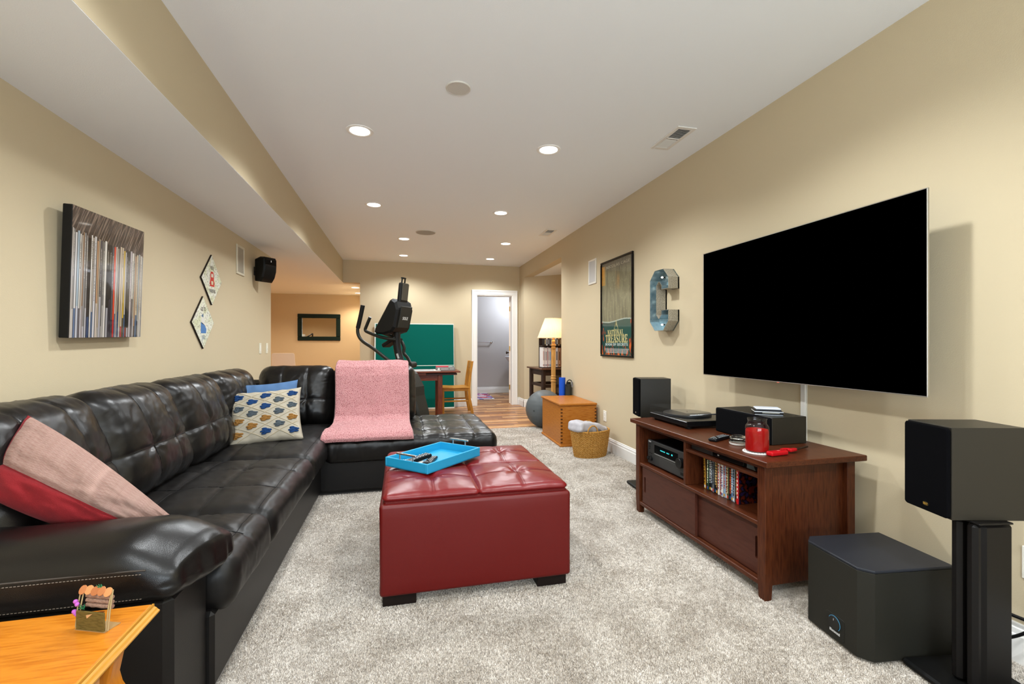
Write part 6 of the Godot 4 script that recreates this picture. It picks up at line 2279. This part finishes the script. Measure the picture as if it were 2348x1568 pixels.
func far_room():
	elliptical()
	# folded green table-tennis board leaning on the end wall
	var tb := thing("green_board", "large dark green board with a white centre line leaning on the end wall", "game board", Vector3(0.228, 0.0, -8.085), 0.0)
	tb.rotation_degrees.x = -5.2
	var W := 1.355
	obj("panel", G.new().bb(-W / 2, W / 2, 0.004, 1.495, -0.010, 0.010, 0.002), mat("055b50", 0.6, 0.15), tb)
	obj("white_border", G.new().bb(-W / 2 - 0.004, W / 2 + 0.004, 1.487, 1.502, -0.011, 0.0115, 0.001).bb(-W / 2 - 0.006, -W / 2 + 0.014, 0.0, 1.49, -0.011, 0.0115, 0.001).bb(W / 2 - 0.002, W / 2 + 0.004, 0.0, 1.49, -0.011, 0.0115, 0.001).bb(-W / 2, W / 2, 0.0, 0.022, -0.011, 0.0115, 0.001), mat("dfe6df", 0.5), tb)
	obj("centre_line", G.new().bb(-W / 2, W / 2, 0.752, 0.764, 0.009, 0.0112), mat("c9ded2", 0.5), tb)
	# game table
	var dx := wood("mahogany", ["4c1d0c", "5f2812", "72351b", "552210"], 0, 0.35, 0.8, 8.0, 85)
	var dy := wood("mahogany", ["4c1d0c", "5f2812", "72351b", "552210"], 1, 0.35, 0.8, 8.0, 85)
	var t := wthing("game_table", "reddish brown draw-leaf table before the green board", "table", Vector3(0.2, 0, -7.0))
	obj("tabletop", G.new().bb(-0.42, 0.84, 0.718, 0.738, -7.33, -6.66, 0.003), dx, t)
	obj("draw_leaf", G.new().bb(0.34, 0.79, 0.682, 0.708, -7.30, -6.69, 0.002), wood("mahogany_dark", ["2a0e06", "35140a", "40190d"], 0, 0.4, 0.8, 8.0, 86), t)
	obj("frame_rail", G.new().bb(-0.40, 0.34, 0.684, 0.718, -7.31, -6.68, 0.002), dx, t)
	obj("apron", G.new().bb(-0.33, 0.56, 0.60, 0.684, -6.755, -6.735, 0.002).bb(-0.33, 0.56, 0.60, 0.684, -7.26, -7.24, 0.002).bb(0.53, 0.55, 0.60, 0.684, -7.24, -6.755), dx, t)
	for x in [-0.32, 0.548]:
		for z in [-7.245, -6.75]:
			obj("leg", G.new().bb(x - 0.033, x + 0.033, 0, 0.684, z - 0.033, z + 0.033, 0.004), dy, t)
	var pz := thing("puzzle_sheet", "flat pale sheet with a bluish picture lying on the game table", "puzzle", Vector3(0.26, 0.738, -6.98))
	obj("sheet", G.new().bb(-0.30, 0.30, 0.0, 0.004, -0.22, 0.22), mat("d9d4cc", 0.6), pz)
	var im := Image.create(64, 48, false, Image.FORMAT_RGB8)
	var n := noise(FastNoiseLite.TYPE_SIMPLEX, 0.09, 3, 90)
	for y in 48:
		for x in 64:
			im.set_pixel(x, y, hexc("8a98a8").lerp(hexc("c9c4b8"), clampf(0.5 + n.get_noise_2d(x, y), 0, 1)))
	var sh := G.new()
	sh.t = Transform3D(Basis(Vector3(1, 0, 0), Vector3(0, 0, -1), Vector3(0, 1, 0)), Vector3(-0.03, 0.0045, 0))
	sh.quad(Vector3(-0.24, -0.18, 0), Vector3(0.24, -0.18, 0), Vector3(0.24, 0.18, 0), Vector3(-0.24, 0.18, 0))
	obj("picture", sh, printed(im, 0.5), pz)
	var b1 := thing("game_box", "grey game box with white lettering marks on the right end of the game table", "game box", Vector3(0.64, 0.7382, -6.93), 2.0)
	obj("lid", G.new().bb(-0.135, 0.135, 0, 0.050, -0.1, 0.1, 0.002), mat("84827f", 0.5), b1)
	var mk := G.new()
	var r := RandomNumberGenerator.new()
	r.seed = 12
	var x := -0.07
	while x < 0.11:
		var l := r.randf_range(0.006, 0.016)
		if absf(x - 0.045) > 0.01:
			mk.bb(x, x + l, 0.021, 0.030, 0.0995, 0.1006)
		x += l + 0.004
	obj("lettering_marks", mk, mat("dad8d4", 0.5), b1)
	var em := G.new().at(Vector3(-0.108, 0.026, 0.0995)).prism(PackedVector2Array([Vector2(-0.014, -0.012), Vector2(-0.002, -0.012), Vector2(0.004, -0.012), Vector2(0.014, -0.012), Vector2(0.01, 0.012), Vector2(-0.008, 0.012)]), 0.0012)
	obj("white_emblem", em, mat("e6e4e0", 0.5), b1)
	var b2 := thing("game_box", "thin red box lying on the grey game box", "game box", Vector3(0.595, 0.7884, -6.95), -3.0)
	obj("lid", G.new().bb(-0.092, 0.092, 0, 0.014, -0.07, 0.07, 0.0015), mat("c23a48", 0.45), b2)
	obj("lower_tray", G.new().bb(-0.09, 0.16, 0, 0.006, -0.09, 0.069, 0.001), mat("a8a4a0", 0.5), b2)
	chair()
	mirror_and_more()
	bathroom()


func elliptical():
	var e := thing("elliptical_trainer", "black elliptical trainer with upright arms behind the sofa", "exercise machine", Vector3(-0.035, 0, -5.37), -36.87)
	var bk := mat("171716", 0.45)
	var gr := mat("2a2924", 0.5)
	var tb := mat("26251f", 0.4)
	var hs := PackedVector2Array([Vector2(0.12, 0.86), Vector2(0.20, 0.80), Vector2(0.285, 0.66), Vector2(0.295, 0.56), Vector2(0.345, 0.40), Vector2(0.40, 0.12), Vector2(0.38, 0.06), Vector2(-0.25, 0.06), Vector2(-0.28, 0.16), Vector2(-0.12, 0.34), Vector2(0.0, 0.60), Vector2(0.04, 0.84)])
	obj("flywheel_housing", G.new().at(Vector3(0, 0, -0.11)).prism(hs, 0.22, 0.02), gr, e)
	obj("side_panel", G.new().at(Vector3(0, 0, 0.105)).prism(PackedVector2Array([Vector2(0.14, 0.76), Vector2(0.22, 0.60), Vector2(0.24, 0.40), Vector2(0.31, 0.14), Vector2(0.0, 0.14), Vector2(0.06, 0.52)]), 0.018, 0.006), bk, e)
	obj("mast", smooth_tube([Vector3(0.10, 0.70, 0), Vector3(0.06, 0.86, 0), Vector3(0.0, 1.02, 0), Vector3(-0.025, 1.16, 0), Vector3(-0.02, 1.32, 0)], 0.043, 16), bk, e)
	obj("silver_tag", G.new().at(Vector3(0.022, 1.0, 0.042), Vector3(0, 12, 18)).box(Vector3.ZERO, Vector3(0.022, 0.06, 0.003)), mat("b8b8b4", 0.4), e)
	var cp := PackedVector2Array([Vector2(-0.235, 1.275), Vector2(-0.225, 1.315), Vector2(-0.02, 1.625), Vector2(0.02, 1.645), Vector2(0.075, 1.61), Vector2(0.10, 1.52), Vector2(0.055, 1.32), Vector2(0.02, 1.275), Vector2(-0.10, 1.245), Vector2(-0.20, 1.25)])
	obj("console_shell", G.new().at(Vector3(0, 0, -0.15)).prism(cp, 0.30, 0.022), mat("121211", 0.5), e)
	obj("console_back", G.new().at(Vector3(0.086, 1.44, 0), Vector3(0, 0, -13.5)).box(Vector3.ZERO, Vector3(0.02, 0.25, 0.20), 0.006), gr, e)
	var vents := G.new()
	for i in 4:
		for j in 5:
			vents.at(Vector3(0.101 + i * 0.0035, 1.515 + i * 0.012, -0.05 + j * 0.022), Vector3(0, 0, -13.5)).box(Vector3.ZERO, Vector3(0.002, 0.005, 0.014))
	obj("vent_holes", vents, mat("0c0c0c", 0.6), e)
	text("SOLE", 0.034, mat("d8d8d4", 0.4), e, Vector3(0.0935, 1.425, 0.0), Basis(Vector3(0, 0, 1), deg_to_rad(-13.5)) * Basis(Vector3(0, 0, -1), Vector3(0, 1, 0), Vector3(1, 0, 0)), "brand_lettering", 0.095)
	obj("display_face", G.new().at(Vector3(-0.128, 1.465, 0), Vector3(0, 0, -33.5)).box(Vector3.ZERO, Vector3(0.004, 0.28, 0.24), 0.001), mat("0a0a0c", 0.15), e)
	var th := G.new().at(Vector3(0.062, 1.70, 0), Vector3(0, 0, -7))
	th.box(Vector3(0, 0, 0), Vector3(0.045, 0.26, 0.155), 0.012)
	obj("tablet_holder", th, bk, e)
	obj("holder_plate", G.new().at(Vector3(0.09, 1.725, 0.0), Vector3(0, 0, -7)).box(Vector3.ZERO, Vector3(0.012, 0.19, 0.11), 0.003), mat("4a463c", 0.5), e)
	var cl := G.new().at(Vector3(0.075, 1.83, 0.012), Vector3(0, 0, -7))
	cl.bb(-0.008, 0.008, 0.0, 0.055, -0.032, -0.022, 0.002).bb(-0.008, 0.008, 0.0, 0.055, 0.022, 0.032, 0.002).bb(-0.016, 0.012, 0.045, 0.062, -0.034, 0.034, 0.004)
	obj("holder_clip", cl, bk, e)
	for s in [1.0, -1.0]:
		var z: float = s * 0.175
		var path := [Vector3(0.06, 0.90, z * 0.85), Vector3(-0.05, 0.985, z), Vector3(-0.22, 1.09, z), Vector3(-0.36, 1.165, z), Vector3(-0.425, 1.235, z), Vector3(-0.435, 1.32, z), Vector3(-0.40, 1.44, z), Vector3(-0.365, 1.57, z)]
		if s < 0.0:
			path = [Vector3(0.06, 0.90, z * 0.85), Vector3(0.0, 0.97, z), Vector3(-0.055, 1.03, z), Vector3(-0.055, 1.10, z), Vector3(-0.10, 1.175, z), Vector3(-0.19, 1.215, z), Vector3(-0.20, 1.30, z), Vector3(-0.13, 1.46, z)]
		obj("moving_arm", smooth_tube(path, 0.019, 12), tb, e)
		obj("grip", smooth_tube([path[5], path[6], path[7] + Vector3(0.002, 0.008, 0)], 0.0245, 12), mat("191815", 0.7), e)
		obj("pivot_cap", G.new().cyl(Vector3(0.075, 0.895, z * 0.6), Vector3(0.075, 0.895, z * 1.2), 0.036, 18, 0.006), gr, e)
		var y2: float = s * 0.12
		obj("fixed_handle", smooth_tube([Vector3(0.0, 1.185, y2 * 0.4), Vector3(-0.15, 1.215, y2), Vector3(-0.33, 1.27, y2), Vector3(-0.375, 1.30, y2), Vector3(-0.35, 1.36, y2), Vector3(-0.305, 1.445, y2)], 0.018, 12), tb, e)
		obj("pedal_arm", smooth_tube([Vector3(0.12, 0.34, s * 0.17), Vector3(-0.3, 0.27, s * 0.17), Vector3(-0.9, 0.22, s * 0.17)], 0.022, 10), tb, e)
		obj("pedal", G.new().bb(-0.62, -0.28, 0.29, 0.315, s * 0.17 - 0.065, s * 0.17 + 0.065, 0.01), bk, e)
		obj("lower_link", smooth_tube([Vector3(0.075, 0.895, s * 0.15), Vector3(0.04, 0.6, s * 0.17), Vector3(0.10, 0.36, s * 0.17)], 0.016, 10), tb, e)
	obj("bottle_tray", G.new().at(Vector3(-0.10, 1.16, 0.0), Vector3(0, 0, 28)).box(Vector3.ZERO, Vector3(0.20, 0.045, 0.13), 0.01), bk, e)
	obj("base_frame", G.new().bb(-1.15, 0.45, 0.03, 0.08, -0.03, 0.03, 0.006).bb(0.38, 0.44, 0.0, 0.06, -0.26, 0.26, 0.006).bb(-1.15, -1.09, 0.0, 0.06, -0.26, 0.26, 0.006), bk, e)


func chair():
	var hx := ["9a641c", "ad7526", "c08836", "a56d22"]
	var x := wood("maple", hx, 0, 0.38, 0.8, 9.0, 87)
	var y := wood("maple", hx, 1, 0.38, 0.8, 9.0, 87)
	var z := wood("maple", hx, 2, 0.38, 0.8, 9.0, 87)
	var c := wthing("wooden_chair", "honey coloured wooden chair tucked under the right end of the game table", "chair", Vector3(0.80, 0, -7.55))
	for zz in [-7.74, -7.37]:
		var post := PackedVector2Array([Vector2(1.10, 0.0), Vector2(1.145, 0.0), Vector2(1.095, 0.25), Vector2(1.085, 0.42), Vector2(1.10, 0.60), Vector2(1.135, 0.84), Vector2(1.14, 0.855), Vector2(1.10, 0.855), Vector2(1.062, 0.60), Vector2(1.042, 0.42), Vector2(1.05, 0.25)])
		obj("rear_post", G.new().at(Vector3(0, 0, zz - 0.016)).prism(post, 0.032, 0.003, 0), y, c)
		obj("front_leg", G.new().bb(0.625, 0.665, 0, 0.415, zz - 0.02, zz + 0.02, 0.004), y, c)
		obj("side_rail", G.new().bb(0.65, 1.06, 0.375, 0.415, zz - 0.012, zz + 0.012, 0.003), x, c)
		obj("side_stretcher", G.new().bb(0.65, 1.07, 0.20, 0.225, zz - 0.01, zz + 0.01, 0.004), x, c)
	obj("seat", G.new().at(Vector3(0.84, 0.4275, -7.555)).soft(Vector3(0.46, 0.026, 0.43), 0.011, Vector3i(12, 1, 12), func(p: Vector3, n: Vector3) -> Vector3: return p + Vector3(0, -0.008 * dip(p.x, 0.12) * smoothstep(0.0, 0.5, n.y), 0)), x, c)
	obj("front_rail", G.new().bb(0.635, 0.655, 0.365, 0.415, -7.72, -7.39, 0.003), z, c)
	obj("front_stretcher", G.new().bb(0.64, 0.66, 0.26, 0.285, -7.73, -7.38, 0.004), z, c)
	obj("crest_rail", G.new().at(Vector3(1.115, 0.80, -7.555), Vector3(0, 0, -8)).box(Vector3.ZERO, Vector3(0.022, 0.11, 0.40), 0.006), z, c)
	for q in [-7.65, -7.555, -7.46]:
		obj("back_slat", G.new().at(Vector3(1.085, 0.60, q), Vector3(0, 0, -8)).box(Vector3.ZERO, Vector3(0.012, 0.34, 0.045), 0.003), y, c)


func mirror_and_more():
	var m := thing("wall_mirror", "wide mirror in a dark green frame on the beige far wall", "mirror", Vector3(-1.705, 1.489, -10.4))
	var fr := G.new()
	frame_ring(fr, 0.85, 0.565, 0.085, 0.0, 0.03, 0.008)
	obj("frame", fr, mat("10201a", 0.35), m)
	var lip := G.new()
	frame_ring(lip, 0.70, 0.415, 0.012, 0.0, 0.022, 0.003)
	obj("inner_lip", lip, mat("1c3a2c", 0.35), m)
	obj("mirror_glass", G.new().bb(-0.345, 0.345, -0.203, 0.203, 0.0, 0.006), mat("eef0ee", 0.02, 0.5, 1.0), m)
	# clear plastic chair
	var pl := StandardMaterial3D.new()
	pl.albedo_color = Color(hexc("f2eae6"), 0.5)
	pl.transparency = BaseMaterial3D.TRANSPARENCY_ALPHA
	pl.roughness = 0.3
	pl.cull_mode = BaseMaterial3D.CULL_DISABLED
	var c := thing("plastic_chair", "translucent pale pink plastic chair with an oval relief in the back, in the dining room", "chair", Vector3(-2.02, 0, -9.1), 172.0)
	var bp := PackedVector2Array()
	for q in [[1, -1], [1, 1], [-1, 1], [-1, -1]]:
		for i in 6:
			var a: float = atan2(q[1], q[0]) - PI / 4 + PI / 2 * i / 5.0
			var wx: float = 0.165 if q[1] > 0 else 0.185
			bp.append(Vector2(q[0] * wx + cos(a) * 0.03, 0.23 + q[1] * 0.24 + sin(a) * 0.03))
	obj("back", G.new().at(Vector3(0, 0.475, -0.20), Vector3(-7, 0, 0)).prism(bp, 0.012, 0.003), pl, c)
	var ov := []
	for j in 30:
		ov.append(Vector3(cos(TAU * j / 30.0) * 0.045, 0.645 + sin(TAU * j / 30.0) * 0.11, -0.226))
	obj("oval_relief", G.new().tube(ov, 0.006, 6, true), pl, c)
	obj("seat", G.new().at(Vector3(0, 0.455, 0)).soft(Vector3(0.43, 0.02, 0.42), 0.009, Vector3i(8, 1, 8)), pl, c)
	for x in [-0.19, 0.19]:
		for z in [-0.185, 0.185]:
			obj("leg", G.new().tube([Vector3(x * 1.08, 0, z * 1.08), Vector3(x, 0.45, z)], [0.013, 0.019], 10), pl, c)
	# upright bike that shows in the mirror
	var b := thing("exercise_bike", "black upright exercise bike seen as a reflection in the mirror", "exercise machine", Vector3(-2.62, 0, -7.2), 90.0)
	var bk := mat("141416", 0.4)
	obj("base", G.new().bb(-0.5, 0.5, 0.04, 0.10, -0.03, 0.03, 0.01).bb(-0.52, -0.46, 0, 0.06, -0.25, 0.25, 0.01).bb(0.46, 0.52, 0, 0.06, -0.25, 0.25, 0.01), bk, b)
	obj("flywheel_cover", G.new().at(Vector3(0.15, 0.38, -0.06), Vector3.ZERO).prism(PackedVector2Array([Vector2(-0.25, -0.25), Vector2(0.28, -0.25), Vector2(0.32, 0.0), Vector2(0.2, 0.28), Vector2(0.0, 0.3), Vector2(-0.2, 0.1)]), 0.12, 0.02), bk, b)
	obj("mast", smooth_tube([Vector3(0.25, 0.55, 0), Vector3(0.33, 1.0, 0), Vector3(0.34, 1.26, 0)], 0.03, 12), bk, b)
	obj("handlebar", smooth_tube([Vector3(0.10, 1.30, -0.22), Vector3(0.12, 1.40, -0.24), Vector3(0.27, 1.40, -0.24), Vector3(0.36, 1.32, -0.13), Vector3(0.36, 1.29, 0), Vector3(0.36, 1.32, 0.13), Vector3(0.27, 1.40, 0.24), Vector3(0.12, 1.40, 0.24), Vector3(0.10, 1.30, 0.22)], 0.018, 10), bk, b)
	obj("console", G.new().at(Vector3(0.36, 1.33, 0), Vector3(0, 0, 30)).box(Vector3.ZERO, Vector3(0.06, 0.13, 0.2), 0.02), mat("c9cdd0", 0.4), b)
	obj("saddle_post", G.new().cyl(Vector3(-0.2, 0.4, 0), Vector3(-0.27, 0.86, 0), 0.025, 12), bk, b)
	obj("saddle", G.new().at(Vector3(-0.27, 0.9, 0)).soft(Vector3(0.26, 0.08, 0.2), 0.035, Vector3i(6, 2, 6)), bk, b)


func bathroom():
	var chrome := mat("d0d2d4", 0.15, 0.5, 1.0)
	var tw := thing("towel_bar", "chrome towel bar on the pale grey bathroom wall", "towel bar", Vector3(1.70, 1.18, -10.38))
	obj("bar", G.new().cyl(Vector3(-0.32, 0, 0.065), Vector3(0.32, 0, 0.065), 0.009, 14), chrome, tw)
	for x in [-0.32, 0.32]:
		var g := G.new()
		g.t = Transform3D(Basis(Vector3(1, 0, 0), Vector3(0, 0, 1), Vector3(0, -1, 0)), Vector3(x, 0, 0))
		g.lathe([Vector2(0, 0), Vector2(0.03, 0), Vector2(0.03, 0.008), Vector2(0.012, 0.014), Vector2(0.012, 0.05), Vector2(0.017, 0.056), Vector2(0.017, 0.075), Vector2(0, 0.078)], 20)
		obj("mount", g, chrome, tw)
	var sk := thing("pedestal_sink", "white pedestal basin just showing beside the bathroom door edge", "sink", Vector3(2.47, 0, -10.05))
	obj("basin", G.new().at(Vector3(0, 0.70, 0)).lathe([Vector2(0, 0), Vector2(0.07, 0.0), Vector2(0.14, 0.06), Vector2(0.185, 0.13), Vector2(0.195, 0.15), Vector2(0.185, 0.153), Vector2(0.15, 0.12), Vector2(0.06, 0.06), Vector2(0, 0.05)], 36, true), mat("e6e8ea", 0.2), sk)
	obj("pedestal", G.new().lathe([Vector2(0, 0), Vector2(0.11, 0), Vector2(0.10, 0.05), Vector2(0.07, 0.2), Vector2(0.065, 0.6), Vector2(0.08, 0.71), Vector2(0, 0.71)], 28, true), mat("e6e8ea", 0.2), sk)
	var rg := thing("rag_rug", "pink, blue and white rag rug on the bathroom floor", "rug", Vector3(1.45, 0.0, -9.72), -3.0)
	var rr := RandomNumberGenerator.new()
	rr.seed = 31
	var cols := ["b83a4c", "d98a9c", "5a6aa8", "dcd8e0", "c04858", "7a86b8", "e0b4bc", "4a4a78", "e8e2e4"]
	for k in 14:
		var x := -0.42
		while x < 0.41:
			var l := minf(rr.randf_range(0.07, 0.19), 0.43 - x)
			obj("woven_strip", G.new().at(Vector3(x + l / 2, 0.007, -0.52 + k * 0.079)).soft(Vector3(l, 0.013, 0.078), 0.006, Vector3i(4, 1, 2)), mat(cols[rr.randi() % cols.size()], 0.95, 0.1), rg)
			x += l
